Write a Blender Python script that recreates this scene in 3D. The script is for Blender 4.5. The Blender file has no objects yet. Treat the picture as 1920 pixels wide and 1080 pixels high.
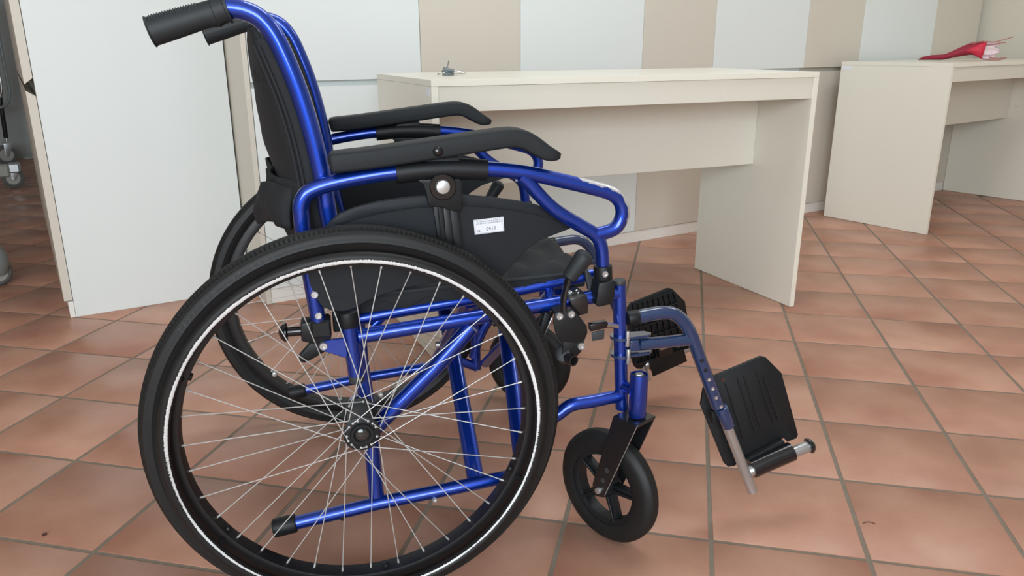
import bpy, bmesh, math, random
from mathutils import Vector, Matrix, Euler
random.seed(7)
PI = math.pi
SC = bpy.context.scene
COL = SC.collection

# ------------------------------------------------------------------ camera, world, lights, exposure
# World: x runs along the wheelchair towards its footrests, y towards its far side, z up.
# The origin is the point where the nearer large wheel stands on the floor (metres).
cam_d = bpy.data.cameras.new('camera')
cam = bpy.data.objects.new('camera', cam_d)
COL.objects.link(cam)
cam_d.sensor_width = 36.0
cam_d.lens = 27.3222
cam_d.clip_start = 0.02
cam.matrix_world = Matrix(((0.972673, 0.072166, -0.220678, -0.02217), (-0.232157, 0.289663, -0.928546, -1.06605), (-0.003087, 0.954404, 0.298501, 0.84465), (0, 0, 0, 1)))
SC.camera = cam

world = bpy.data.worlds.new('world')
SC.world = world
world.use_nodes = True
wb = world.node_tree.nodes['Background']
wb.inputs[0].default_value = (0.80, 0.90, 1.0, 1)
wb.inputs[1].default_value = 0.35


def area_light(name, loc, aim, sx, sy, power, color):
    d = bpy.data.lights.new(name, 'AREA')
    d.shape = 'RECTANGLE'
    d.size, d.size_y, d.energy, d.color = sx, sy, power, color
    o = bpy.data.objects.new(name, d)
    COL.objects.link(o)
    o.location = loc
    o.rotation_euler = (Vector(aim) - Vector(loc)).to_track_quat('-Z', 'Y').to_euler()
    return o


area_light('daylight_window', (-0.9, -3.60, 1.60), (0.9, 1.5, 0.90), 3.0, 1.7, 175, (0.82, 0.92, 1.0))
area_light('ceiling_lamp_near', (0.8, 0.75, 2.66), (0.8, 0.75, 0), 1.2, 0.6, 17, (0.90, 0.96, 1.0))
area_light('ceiling_lamp_far', (2.7, 1.0, 2.66), (2.7, 1.0, 0), 1.2, 0.6, 17, (0.90, 0.96, 1.0))
SC.view_settings.view_transform = 'Standard'
SC.view_settings.look = 'None'
SC.view_settings.gamma = 1.0
SC.view_settings.use_curve_mapping = False
SC.view_settings.exposure = 0.0

# ------------------------------------------------------------------ materials
def srgb(r, g, b):
    f = lambda c: (c / 255 / 12.92) if c / 255 <= 0.04045 else ((c / 255 + 0.055) / 1.055) ** 2.4
    return (f(r), f(g), f(b), 1)


def mat(name, col, rough=0.5, metal=0.0, coat=0.0, spec=0.5, noise=0.0, nscale=20, bump=0.0, bscale=200, coatr=0.08):
    m = bpy.data.materials.new(name)
    m.use_nodes = True
    nt = m.node_tree
    b = nt.nodes['Principled BSDF']
    b.inputs['Base Color'].default_value = col
    b.inputs['Roughness'].default_value = rough
    b.inputs['Metallic'].default_value = metal
    b.inputs['Coat Weight'].default_value = coat
    b.inputs['Coat Roughness'].default_value = coatr
    b.inputs['Specular IOR Level'].default_value = spec
    tc = nt.nodes.new('ShaderNodeTexCoord')
    if noise > 0:
        n = nt.nodes.new('ShaderNodeTexNoise')
        n.inputs['Scale'].default_value = nscale
        n.inputs['Detail'].default_value = 4
        r = nt.nodes.new('ShaderNodeMapRange')
        r.inputs['To Min'].default_value = 1 - noise
        r.inputs['To Max'].default_value = 1 + noise
        mx = nt.nodes.new('ShaderNodeVectorMath')
        mx.operation = 'SCALE'
        mx.inputs[0].default_value = col[:3]
        nt.links.new(tc.outputs['Object'], n.inputs['Vector'])
        nt.links.new(n.outputs['Fac'], r.inputs['Value'])
        nt.links.new(r.outputs[0], mx.inputs['Scale'])
        nt.links.new(mx.outputs[0], b.inputs['Base Color'])
    if bump > 0:
        n2 = nt.nodes.new('ShaderNodeTexNoise')
        n2.inputs['Scale'].default_value = bscale
        n2.inputs['Detail'].default_value = 3
        bp = nt.nodes.new('ShaderNodeBump')
        bp.inputs['Strength'].default_value = bump
        bp.inputs['Distance'].default_value = 0.002
        nt.links.new(tc.outputs['Object'], n2.inputs['Vector'])
        nt.links.new(n2.outputs['Fac'], bp.inputs['Height'])
        nt.links.new(bp.outputs[0], b.inputs['Normal'])
    return m


def worn(m, wear_col, scale, stretch=(1, 1, 1), rough=0.4, metal=0.0, width=0.12):
    """mixes bare, scratched colour in where the mesh attribute 'wear' beats a noise"""
    nt = m.node_tree
    b = nt.nodes['Principled BSDF']
    at = nt.nodes.new('ShaderNodeAttribute')
    at.attribute_name = 'wear'
    uvn = nt.nodes.new('ShaderNodeAttribute')
    uvn.attribute_name = 'along'
    mp = nt.nodes.new('ShaderNodeVectorMath')
    mp.operation = 'MULTIPLY'
    mp.inputs[1].default_value = stretch
    n = nt.nodes.new('ShaderNodeTexNoise')
    n.inputs['Scale'].default_value = scale
    n.inputs['Detail'].default_value = 6
    n.inputs['Roughness'].default_value = 0.7
    nt.links.new(uvn.outputs['Vector'], mp.inputs[0])
    nt.links.new(mp.outputs[0], n.inputs['Vector'])
    sub = nt.nodes.new('ShaderNodeMath')
    sub.operation = 'SUBTRACT'
    nt.links.new(at.outputs['Fac'], sub.inputs[0])
    nt.links.new(n.outputs['Fac'], sub.inputs[1])
    r = nt.nodes.new('ShaderNodeMapRange')
    r.inputs['From Min'].default_value = 0.0
    r.inputs['From Max'].default_value = width
    nt.links.new(sub.outputs[0], r.inputs['Value'])
    mx = nt.nodes.new('ShaderNodeMix')
    mx.data_type = 'RGBA'
    src = b.inputs['Base Color']
    mx.inputs['A'].default_value = src.default_value
    mx.inputs['B'].default_value = wear_col
    nt.links.new(r.outputs[0], mx.inputs['Factor'])
    nt.links.new(mx.outputs['Result'], src)
    for key, val in (('Roughness', rough), ('Metallic', metal)):
        mm = nt.nodes.new('ShaderNodeMix')
        mm.data_type = 'FLOAT'
        mm.inputs['A'].default_value = b.inputs[key].default_value
        mm.inputs['B'].default_value = val
        nt.links.new(r.outputs[0], mm.inputs['Factor'])
        nt.links.new(mm.outputs['Result'], b.inputs[key])
    return m


M = {}
M['blue'] = mat('metallic_blue_paint', (0.006, 0.048, 0.40, 1), 0.36, 0.80, 1.0, noise=0.08, nscale=60)
M['blue_worn'] = worn(mat('worn_blue_paint', (0.006, 0.048, 0.40, 1), 0.36, 0.80, 1.0), (0.62, 0.63, 0.66, 1), 60, (1, 1, 1), 0.35, 0.6)
M['navy'] = mat('navy_gloss_paint', (0.012, 0.034, 0.100, 1), 0.25, 0.0, 1.0, noise=0.05)
M['black'] = mat('black_plastic', (0.0075, 0.0090, 0.0105, 1), 0.48, spec=0.36, bump=0.03, bscale=900)
M['black_gloss'] = mat('black_gloss_plastic', (0.007, 0.007, 0.008, 1), 0.22, coat=0.3)
M['black_metal'] = mat('black_painted_metal', (0.009, 0.009, 0.010, 1), 0.35, coat=0.4)
M['pad'] = mat('black_armrest_foam', (0.0135, 0.0165, 0.0185, 1), 0.62, spec=0.32, bump=0.08, bscale=1200)
M['panel'] = mat('black_side_guard_plastic', (0.0105, 0.0135, 0.0170, 1), 0.55, spec=0.34, noise=0.12, nscale=8)
M['rubber'] = mat('black_tyre_rubber', (0.0090, 0.0098, 0.0100, 1), 0.55, spec=0.40, bump=0.03, bscale=500, noise=0.2, nscale=15)
M['fabric'] = mat('black_nylon_fabric', (0.0085, 0.0102, 0.0125, 1), 0.80, bump=0.18, bscale=1100, noise=0.15, nscale=30)
M['fabric_light'] = mat('dark_grey_print', (0.017, 0.020, 0.024, 1), 0.8, noise=0.1)
M['grip'] = mat('black_grip_rubber', (0.012, 0.016, 0.0185, 1), 0.6, bump=0.04, bscale=1200)
M['rim'] = mat('black_anodised_rim', (0.005, 0.005, 0.006, 1), 0.45, coat=0.0)
M['handrim'] = worn(mat('worn_black_handrim', (0.009, 0.009, 0.009, 1), 0.5, spec=0.35), (0.74, 0.75, 0.74, 1), 1.0, (110, 1.3, 1), 0.5, 0.0, 0.14)
M['steel'] = mat('bright_steel', (0.60, 0.60, 0.59, 1), 0.28, 1.0, noise=0.06)
M['spoke'] = mat('spoke_steel', (0.52, 0.52, 0.50, 1), 0.45, 0.35, noise=0.05)
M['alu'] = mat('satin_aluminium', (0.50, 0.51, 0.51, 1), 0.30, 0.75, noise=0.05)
M['zinc'] = mat('zinc_plated_bolt', (0.58, 0.60, 0.60, 1), 0.38, 0.85, noise=0.1, nscale=300)
M['plug'] = mat('grey_plastic_plug', (0.035, 0.038, 0.042, 1), 0.55, noise=0.05)
M['plug_clear'] = mat('clear_grey_cap', (0.022, 0.024, 0.024, 1), 0.12, coat=0.6, noise=0.4, nscale=150)
M['hubgrey'] = mat('grey_hub_shell', (0.055, 0.055, 0.052, 1), 0.5, noise=0.15, nscale=60)
M['sticker'] = mat('white_paper_sticker', (0.80, 0.82, 0.86, 1), 0.35, coat=0.2, noise=0.04)
M['ink'] = mat('grey_print_ink', (0.12, 0.12, 0.13, 1), 0.6, noise=0.02)
M['ink_light'] = mat('pale_print_ink', (0.34, 0.35, 0.38, 1), 0.6, noise=0.02)
M['white_lam'] = mat('white_laminate', srgb(226, 231, 228), 0.42, noise=0.012, nscale=3)
M['beige_lam'] = mat('beige_laminate', srgb(211, 204, 190), 0.42, noise=0.015, nscale=3)
M['cream'] = mat('cream_desk_laminate', srgb(231, 227, 213), 0.33, noise=0.015, nscale=4)
M['cream_edge'] = mat('cream_desk_edging', srgb(243, 240, 224), 0.35, noise=0.015, nscale=10)
M['plinth'] = mat('white_plinth', srgb(236, 233, 226), 0.4, noise=0.01)
M['wall'] = mat('painted_wall', srgb(214, 207, 192), 0.85, noise=0.02, nscale=5, bump=0.05)
M['wall_grey'] = mat('grey_painted_wall', srgb(168, 171, 168), 0.7, noise=0.04, nscale=4)
M['ceiling'] = mat('white_ceiling', srgb(236, 236, 232), 0.9, noise=0.01)
M['grout'] = mat('grey_grout', srgb(128, 116, 102), 0.9, noise=0.18, nscale=40, bump=0.4, bscale=300)
M['skirting'] = mat('brown_tile_skirting', srgb(110, 68, 52), 0.5, noise=0.1)
M['red_paper'] = mat('red_wrapping_paper', srgb(205, 42, 66), 0.6, noise=0.06, nscale=30)
M['dark_red'] = mat('dark_red_paper', srgb(150, 32, 54), 0.65, noise=0.06, nscale=30)
M['pink'] = mat('pale_pink_tissue', srgb(228, 205, 208), 0.7, noise=0.05, nscale=40)
M['stem'] = mat('reddish_stem', srgb(170, 110, 105), 0.7, noise=0.1)
M['fob'] = mat('grey_key_head_plastic', srgb(118, 126, 130), 0.5, noise=0.15, nscale=200)
M['equip'] = mat('grey_painted_equipment', srgb(168, 168, 160), 0.45, noise=0.05)
M['equip_grey'] = mat('grey_plastic_cover', srgb(128, 134, 132), 0.4, coat=0.3, noise=0.05)
M['castor_rubber'] = mat('grey_castor_rubber', srgb(92, 92, 90), 0.6, noise=0.08)
M['glass'] = mat('window_glass', (0.85, 0.9, 0.95, 1), 0.05, noise=0.01)
M['debris'] = mat('brown_debris', srgb(78, 44, 34), 0.8, noise=0.2)
M['dark_gap'] = mat('dark_gap_lining', srgb(150, 146, 136), 0.8, noise=0.05)


def tile_material():
    m = bpy.data.materials.new('terracotta_tile')
    m.use_nodes = True
    nt = m.node_tree
    b = nt.nodes['Principled BSDF']
    oi = nt.nodes.new('ShaderNodeObjectInfo')
    geo = nt.nodes.new('ShaderNodeNewGeometry')
    rnd = nt.nodes.new('ShaderNodeMath'); rnd.operation = 'MULTIPLY'; rnd.inputs[1].default_value = 37.0
    nt.links.new(oi.outputs['Random'], rnd.inputs[0])
    n1 = nt.nodes.new('ShaderNodeTexNoise'); n1.noise_dimensions = '4D'
    n1.inputs['Scale'].default_value = 4.5; n1.inputs['Detail'].default_value = 3
    nt.links.new(geo.outputs['Position'], n1.inputs['Vector']); nt.links.new(rnd.outputs[0], n1.inputs['W'])
    n2 = nt.nodes.new('ShaderNodeTexNoise'); n2.inputs['Scale'].default_value = 90; n2.inputs['Detail'].default_value = 5
    nt.links.new(geo.outputs['Position'], n2.inputs['Vector'])
    cr = nt.nodes.new('ShaderNodeValToRGB')
    cr.color_ramp.elements[0].position = 0.30; cr.color_ramp.elements[0].color = srgb(160, 110, 90)
    cr.color_ramp.elements[1].position = 0.70; cr.color_ramp.elements[1].color = srgb(194, 150, 128)
    e = cr.color_ramp.elements.new(0.5); e.color = srgb(179, 132, 110)
    nt.links.new(n1.outputs['Fac'], cr.inputs['Fac'])
    tone = nt.nodes.new('ShaderNodeMapRange'); tone.inputs['To Min'].default_value = 0.93; tone.inputs['To Max'].default_value = 1.07
    nt.links.new(oi.outputs['Random'], tone.inputs['Value'])
    fine = nt.nodes.new('ShaderNodeMapRange'); fine.inputs['To Min'].default_value = 0.95; fine.inputs['To Max'].default_value = 1.05
    nt.links.new(n2.outputs['Fac'], fine.inputs['Value'])
    mu = nt.nodes.new('ShaderNodeMath'); mu.operation = 'MULTIPLY'
    nt.links.new(tone.outputs[0], mu.inputs[0]); nt.links.new(fine.outputs[0], mu.inputs[1])
    sc = nt.nodes.new('ShaderNodeVectorMath'); sc.operation = 'SCALE'
    nt.links.new(cr.outputs['Color'], sc.inputs[0]); nt.links.new(mu.outputs[0], sc.inputs['Scale'])
    nt.links.new(sc.outputs[0], b.inputs['Base Color'])
    rr = nt.nodes.new('ShaderNodeMapRange'); rr.inputs['To Min'].default_value = 0.30; rr.inputs['To Max'].default_value = 0.46
    nt.links.new(n1.outputs['Fac'], rr.inputs['Value']); nt.links.new(rr.outputs[0], b.inputs['Roughness'])
    b.inputs['Specular IOR Level'].default_value = 0.45
    n3 = nt.nodes.new('ShaderNodeTexNoise'); n3.inputs['Scale'].default_value = 28; n3.inputs['Detail'].default_value = 3
    nt.links.new(geo.outputs['Position'], n3.inputs['Vector'])
    bp = nt.nodes.new('ShaderNodeBump'); bp.inputs['Strength'].default_value = 0.10; bp.inputs['Distance'].default_value = 0.004
    nt.links.new(n3.outputs['Fac'], bp.inputs['Height']); nt.links.new(bp.outputs[0], b.inputs['Normal'])
    return m


M['tile'] = tile_material()


# ------------------------------------------------------------------ mesh building helpers
def V(*a):
    return Vector(a if len(a) > 1 else a[0])


class MB:
    """collects vertices and faces of ONE mesh object"""
    def __init__(s):
        s.v, s.f, s.wear, s.along = [], [], {}, {}

    def add(s, verts, faces):
        o = len(s.v)
        s.v += [tuple(p) for p in verts]
        s.f += [tuple(i + o for i in f) for f in faces]
        return o

    def frame(s, axis):
        a = Vector(axis).normalized()
        t = Vector((0, 0, 1)) if abs(a.z) < 0.9 else Vector((1, 0, 0))
        u = a.cross(t).normalized()
        return a, u, a.cross(u).normalized()

    def tube(s, path, r, n=14, closed=False, smooth=0, flat=1.0, caps=True, wearf=None):
        p = [Vector(q) for q in path]
        if smooth:
            p = catmull(p, smooth, closed)
        m = len(p)
        rad = r if callable(r) else (lambda t: r)
        ups, o = None, len(s.v)
        length = 0
        for i in range(m):
            if closed:
                d = p[(i + 1) % m] - p[i - 1]
            else:
                d = p[min(i + 1, m - 1)] - p[max(i - 1, 0)]
            d.normalize()
            if ups is None:
                _, u, w = s.frame(d)
            else:
                u = (ups - d * ups.dot(d)).normalized()
                w = d.cross(u)
            ups = u
            if i:
                length += (p[i] - p[i - 1]).length
            rr = rad(i / max(1, m - 1))
            for k in range(n):
                a = 2 * PI * k / n
                off = u * math.cos(a) * rr + w * math.sin(a) * rr * flat
                s.v.append(tuple(p[i] + off))
                if wearf:
                    s.wear[len(s.v) - 1] = wearf(p[i], off.normalized(), length)
                    s.along[len(s.v) - 1] = (length, k / n * 2 * PI * rr, 0)
        mm = m if closed else m - 1
        for i in range(mm):
            for k in range(n):
                a, b = o + i * n + k, o + i * n + (k + 1) % n
                c, d2 = o + ((i + 1) % m) * n + (k + 1) % n, o + ((i + 1) % m) * n + k
                s.f.append((a, b, c, d2))
        if caps and not closed:
            s.f.append(tuple(o + k for k in reversed(range(n))))
            s.f.append(tuple(o + (m - 1) * n + k for k in range(n)))
        return s

    def cyl(s, a, b, r, n=16, r2=None, bev=0.0):
        a, b = Vector(a), Vector(b)
        ax = (b - a)
        L = ax.length
        r2 = r if r2 is None else r2
        prof = [(0, r), (L, r2)] if bev <= 0 else [(0, r - bev), (bev * 0.3, r - bev * 0.3), (bev, r), (L - bev, r2), (L - bev * 0.3, r2 - bev * 0.3), (L, r2 - bev)]
        return s.lathe(prof, a, ax, n)

    def lathe(s, prof, origin, axis, n=16, closed=False, cap=True):
        """prof: (distance along axis, radius)"""
        a, u, w = s.frame(axis)
        O, o, m = Vector(origin), len(s.v), len(prof)
        for (h, r) in prof:
            for k in range(n):
                t = 2 * PI * k / n
                s.v.append(tuple(O + a * h + (u * math.cos(t) + w * math.sin(t)) * max(r, 1e-5)))
        for i in range(m if closed else m - 1):
            j = (i + 1) % m
            for k in range(n):
                s.f.append((o + i * n + k, o + i * n + (k + 1) % n, o + j * n + (k + 1) % n, o + j * n + k))
        if cap and not closed:
            s.f.append(tuple(o + k for k in reversed(range(n))))
            s.f.append(tuple(o + (m - 1) * n + k for k in range(n)))
        return s

    def ball(s, c, r, n=12, sq=(1, 1, 1)):
        pts = [(-math.cos(PI * i / 8) * r, math.sin(PI * i / 8) * r) for i in range(9)]
        o = len(s.v)
        s.lathe(pts, (0, 0, 0), (0, 0, 1), n)
        for i in range(o, len(s.v)):
            x, y, z = s.v[i]
            s.v[i] = (c[0] + x * sq[0], c[1] + y * sq[1], c[2] + z * sq[2])
        return s

    def box(s, lo, hi, bev=0.0, mtx=None, seg=1):
        bm = bmesh.new()
        bmesh.ops.create_cube(bm, size=1)
        for v in bm.verts:
            v.co = Vector([(lo[i] + hi[i]) / 2 + v.co[i] * (hi[i] - lo[i]) for i in range(3)])
        if bev > 0:
            bmesh.ops.bevel(bm, geom=list(bm.edges), offset=bev, segments=seg, affect='EDGES', profile=0.5)
        return s.bm(bm, mtx)

    def bm(s, bm, mtx=None):
        bmesh.ops.recalc_face_normals(bm, faces=list(bm.faces))
        bm.verts.index_update()
        s.add([(mtx @ v.co if mtx else v.co) for v in bm.verts], [[v.index for v in f.verts] for f in bm.faces])
        bm.free()
        return s

    def prism(s, pts, off, bev=0.0, seg=2):
        """polygon (3-D points) extruded by the vector off"""
        bm = bmesh.new()
        a = [bm.verts.new(p) for p in pts]
        b = [bm.verts.new(Vector(p) + Vector(off)) for p in pts]
        n = len(pts)
        bm.faces.new(a)
        bm.faces.new(list(reversed(b)))
        for i in range(n):
            bm.faces.new((a[i], a[(i + 1) % n], b[(i + 1) % n], b[i]))
        bmesh.ops.recalc_face_normals(bm, faces=list(bm.faces))
        if bev > 0:
            ed = [e for e in bm.edges if len(e.link_faces) == 2 and e.calc_face_angle(0) > 0.6]
            bmesh.ops.bevel(bm, geom=ed, offset=bev, segments=seg, affect='EDGES', profile=0.5, clamp_overlap=True)
        return s.bm(bm)

    def grid(s, rows, thick=0.0):
        o, m, n = len(s.v), len(rows), len(rows[0])
        for r in rows:
            s.v += [tuple(p) for p in r]
        for i in range(m - 1):
            for j in range(n - 1):
                s.f.append((o + i * n + j, o + i * n + j + 1, o + (i + 1) * n + j + 1, o + (i + 1) * n + j))
        return s

    def build(s, name, m, parent=None, sharp=35, fix=None, solid=0.0):
        me = bpy.data.meshes.new(name)
        v = [tuple(fix(Vector(p))) for p in s.v] if fix else s.v
        me.from_pydata(v, [], s.f)
        me.validate()
        bm = bmesh.new()
        bm.from_mesh(me)
        bmesh.ops.recalc_face_normals(bm, faces=list(bm.faces))
        bm.to_mesh(me)
        bm.free()
        me.polygons.foreach_set('use_smooth', [True] * len(me.polygons))
        me.set_sharp_from_angle(angle=math.radians(sharp))
        if s.wear:
            at = me.attributes.new('wear', 'FLOAT', 'POINT')
            al = me.attributes.new('along', 'FLOAT_VECTOR', 'POINT')
            for i in range(len(s.v)):
                at.data[i].value = s.wear.get(i, 0.0)
                al.data[i].vector = s.along.get(i, (0, 0, 0))
        me.materials.append(m)
        o = bpy.data.objects.new(name, me)
        COL.objects.link(o)
        if parent:
            o.parent = parent
        if solid:
            md = o.modifiers.new('solid', 'SOLIDIFY')
            md.thickness = solid
            md.offset = 0
        return o


def catmull(p, sub, closed=False):
    n, out = len(p), []
    rng = n if closed else n - 1
    for i in range(rng):
        p0 = p[(i - 1) % n] if (closed or i > 0) else p[0] * 2 - p[1]
        p1, p2 = p[i], p[(i + 1) % n]
        p3 = p[(i + 2) % n] if (closed or i + 2 < n) else p[-1] * 2 - p[-2]
        for k in range(sub):
            t = k / sub
            # centripetal-like: uniform Catmull-Rom is enough for these gentle bends
            out.append(0.5 * ((2 * p1) + (p2 - p0) * t + (2 * p0 - 5 * p1 + 4 * p2 - p3) * t * t + (3 * p1 - p0 - 3 * p2 + p3) * t ** 3))
    if not closed:
        out.append(p[-1].copy())
    return out


def tag(o, label=None, cat=None, group=None, kind=None):
    if label: o['label'] = label
    if cat: o['category'] = cat
    if group: o['group'] = group
    if kind: o['kind'] = kind
    return o


def empty(name, loc=(0, 0, 0), rz=0.0):
    o = bpy.data.objects.new(name, None)
    o.empty_display_size = 0.1
    COL.objects.link(o)
    o.location = loc
    o.rotation_euler = (0, 0, rz)
    return o


def text_mesh(body, size, m_to_world, depth=0.0003):
    """flat lettering turned into vertices and faces: returns an MB"""
    cu = bpy.data.curves.new('lettering', 'FONT')
    cu.body = body
    cu.size = size
    cu.align_x = 'CENTER'
    cu.align_y = 'CENTER'
    cu.extrude = depth
    ob = bpy.data.objects.new('lettering', cu)
    me = bpy.data.meshes.new_from_object(ob)
    vs = [m_to_world @ v.co for v in me.vertices]
    fs = [tuple(p.vertices) for p in me.polygons]
    bpy.data.objects.remove(ob)
    bpy.data.curves.remove(cu)
    bpy.data.meshes.remove(me)
    return vs, fs

# ------------------------------------------------------------------ the setting
TH = math.radians(18.5)                       # the cabinet wall's direction
E = Vector((math.cos(TH), math.sin(TH), 0))   # along the wall
N = Vector((-math.sin(TH), math.cos(TH), 0))  # into the wall
O0 = Vector((0.0, 1.661, 0))
RW = Matrix.Rotation(TH, 4, 'Z')


def W(u, n, z=0.0):
    return O0 + E * u + N * n + Vector((0, 0, z))


def wbox(mb, u0, u1, n0, n1, z0, z1, bev=0.0):
    return mb.box((u0, n0, z0), (u1, n1, z1), bev, Matrix.Translation(O0) @ RW)


def struct(name, mb, m, **k):
    return tag(mb.build(name, m, **k), kind='structure')


U0, U1, NF, NB = -4.2, 3.93, -5.6, 4.71
HC = 2.75
floor = struct('floor', wbox(MB(), U0, U1 + 0.1, NF, NB, -0.05, -0.0016), M['grout'])
struct('ceiling', wbox(MB(), U0 - .1, U1 + .1, NF - .1, NB + .1, HC, HC + 0.08), M['ceiling'])
struct('wall_right', wbox(MB(), U1, U1 + 0.1, NF, 0.62, 0, HC), M['wall'])
struct('wall_back', wbox(MB(), -0.235, U1 + 0.1, 0.60, 0.70, 0, HC), M['wall'])
struct('wall_left', wbox(MB(), U0 - 0.1, U0, NF, NB, 0, HC), M['wall'])
struct('wall_corridor', wbox(MB(), U0 - 0.1, -0.2, NB, NB + 0.1, 0, HC), M['wall_grey'])
struct('baseboard_right', wbox(MB(), U1 - 0.012, U1, NF, 0.60, 0, 0.115, 0.003), M['skirting'])
# a grey service door at the corridor's end, seen past the cabinet edge
d1 = struct('door_1', wbox(MB(), -2.55, -1.72, NB - 0.035, NB - 0.001, 0.012, 2.08, 0.004), M['wall_grey'])
fr = MB()
wbox(fr, -2.62, -2.55, NB - 0.045, NB - 0.001, 0, 2.15, 0.004)
wbox(fr, -1.72, -1.65, NB - 0.045, NB - 0.001, 0, 2.15, 0.004)
wbox(fr, -2.62, -1.65, NB - 0.045, NB - 0.001, 2.08, 2.15, 0.004)
fr.build('door_frame', M['wall_grey'], d1)
# window wall behind the viewer: the daylight comes from there
wf = MB()
wbox(wf, U0, -1.6, NF - 0.1, NF, 0, HC)
wbox(wf, 2.2, U1, NF - 0.1, NF, 0, HC)
wbox(wf, -1.6, 2.2, NF - 0.1, NF, 0, 0.85)
wbox(wf, -1.6, 2.2, NF - 0.1, NF, 2.6, HC)
struct('wall_front', wf, M['wall'])
wn = MB()
for a in (-1.6, -0.36, 0.9, 2.13):
    wbox(wn, a, a + 0.07, NF - 0.08, NF - 0.02, 0.85, 2.6, 0.004)
wbox(wn, -1.6, 2.2, NF - 0.08, NF - 0.02, 0.85, 0.92, 0.004)
wbox(wn, -1.6, 2.2, NF - 0.08, NF - 0.02, 2.53, 2.6, 0.004)
struct('window_1', wn, M['plinth'])

# floor tiles: square terracotta tiles laid on a slant to the walls
TS, PHI = 0.263803, 0.452665
G0 = (-2.01895, -1.02062)
TR = Matrix.Rotation(-PHI, 4, 'Z')


def tile_mesh(name, cells):
    mb = MB()
    h, b, g = TS / 2 - 0.0042, 0.0014, 0.0
    for c in cells:
        prof = [(h, -0.006), (h, -0.0009), (h - b, 0.0)]
        vs, fs = [], []
        for (hh, z) in prof:
            vs += [c + TR @ Vector((x * hh, y * hh, z)) for x, y in ((-1, -1), (1, -1), (1, 1), (-1, 1))]
        for i in range(2):
            for k in range(4):
                fs.append((i * 4 + k, i * 4 + (k + 1) % 4, i * 4 + 4 + (k + 1) % 4, i * 4 + 4 + k))
        fs.append((8, 9, 10, 11))
        mb.add(vs, fs)
    return mb


cells = []
iv = cam.matrix_world.inverted()
for i in range(-22, 26):
    for j in range(-14, 30):
        c = TR @ Vector(((i + 0.5 - G0[0]) * TS, (j + 0.5 - G0[1]) * TS, 0))
        u, nn = (c - O0).dot(E), (c - O0).dot(N)
        if not (U0 < u < U1 and NF < nn < NB):
            continue
        if (u > -0.05 and nn > 0.2) or (-0.6 < u and nn > 0.42):
            continue                                  # under the cabinets
        q = iv @ c
        seen = q.z < -0.3 and abs(q.x / q.z) < 0.66 + 0.2 / -q.z and -0.37 - 0.25 / -q.z < q.y / -q.z < 0.40
        cells.append((not seen, (c - cam.location).length, c))
cells.sort(key=lambda t: (t[0], t[1]))
tm = None
for hid, dist, c in cells[:300]:
    if hid:
        break
    if tm is None:
        t = tile_mesh('tile', [Vector((0, 0, 0))]).build('tile', M['tile'], floor)
        tm = t.data
    else:
        t = bpy.data.objects.new('tile', tm)
        COL.objects.link(t)
        t.parent = floor
    t.location = c
    t.rotation_euler = (random.uniform(-.0016, .0016), random.uniform(-.0016, .0016), 0)
nt_ = sum(1 for c in cells[:300] if not c[0])
tag(tile_mesh('t', [c for _, _, c in cells[nt_:]]).build('distant_tiles', M['tile'], floor), kind='stuff')


# ---- the row of built-in cabinets along the back wall
ZS0, ZS1, ZTOP = 0.716, 0.734, 2.32
edges = [-0.25, 0.344, 0.758, 1.361, 1.774, 2.390, 2.812, 3.440, 3.880]
labels = ['wide white built-in cabinet behind the wheelchair back, beside the large end panel',
          'narrow beige built-in cabinet directly behind the keys on the desk',
          'wide white built-in cabinet behind the left half of the nearer desk',
          'narrow beige built-in cabinet behind the middle of the nearer desk',
          'wide white built-in cabinet behind the right end of the nearer desk',
          'narrow beige built-in cabinet in the gap between the two desks',
          'wide white built-in cabinet behind the left end of the far desk',
          'narrow beige built-in cabinet in the corner behind the red bouquet']
for k in range(8):
    a, b = edges[k], edges[k + 1]
    w = b - a
    white = k % 2 == 0
    m = M['white_lam'] if white else M['beige_lam']
    r = empty('tall_cabinet', W(a, 0), TH)
    tag(r, labels[k], 'cabinet', 'built-in cabinets along the back wall')
    MB().box((0.001, 0.0225, 0.05), (w - 0.001, 0.57, ZTOP), 0.001).build('carcass', m, r)
    g = 0.0012
    for nm, z0, z1, up in (('upper_door', ZS1, ZTOP, True), ('lower_door', 0.0525, ZS0, False)):
        mb = MB()
        if up:
            pr = [(0.0, z0), (0.0, z1), (0.0215, z1), (0.0215, z0 + 0.017)]
        else:
            pr = [(0.0, z0), (0.0, z1), (0.0215, z1 - 0.017), (0.0215, z0)]
        mb.prism([(g, y, z) for y, z in pr], (w - 2 * g, 0, 0), 0.0008, 1)
        mb.build(nm, m, r)
    if k == 0:
        MB().box((-0.018, 0.0, 0.0), (-0.0012, 0.57, ZTOP), 0.0008).build('end_panel', M['beige_lam'], r)
    if k == 7:
        MB().box((w + 0.001, 0.012, 0.05), (w + 0.016, 0.57, ZTOP), 0.0008).build('filler_strip', M['beige_lam'], r)
struct('trim_1', wbox(MB(), -0.25, 3.86, 0.004, 0.02, 0, 0.0505, 0.001), M['plinth'])

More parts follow.
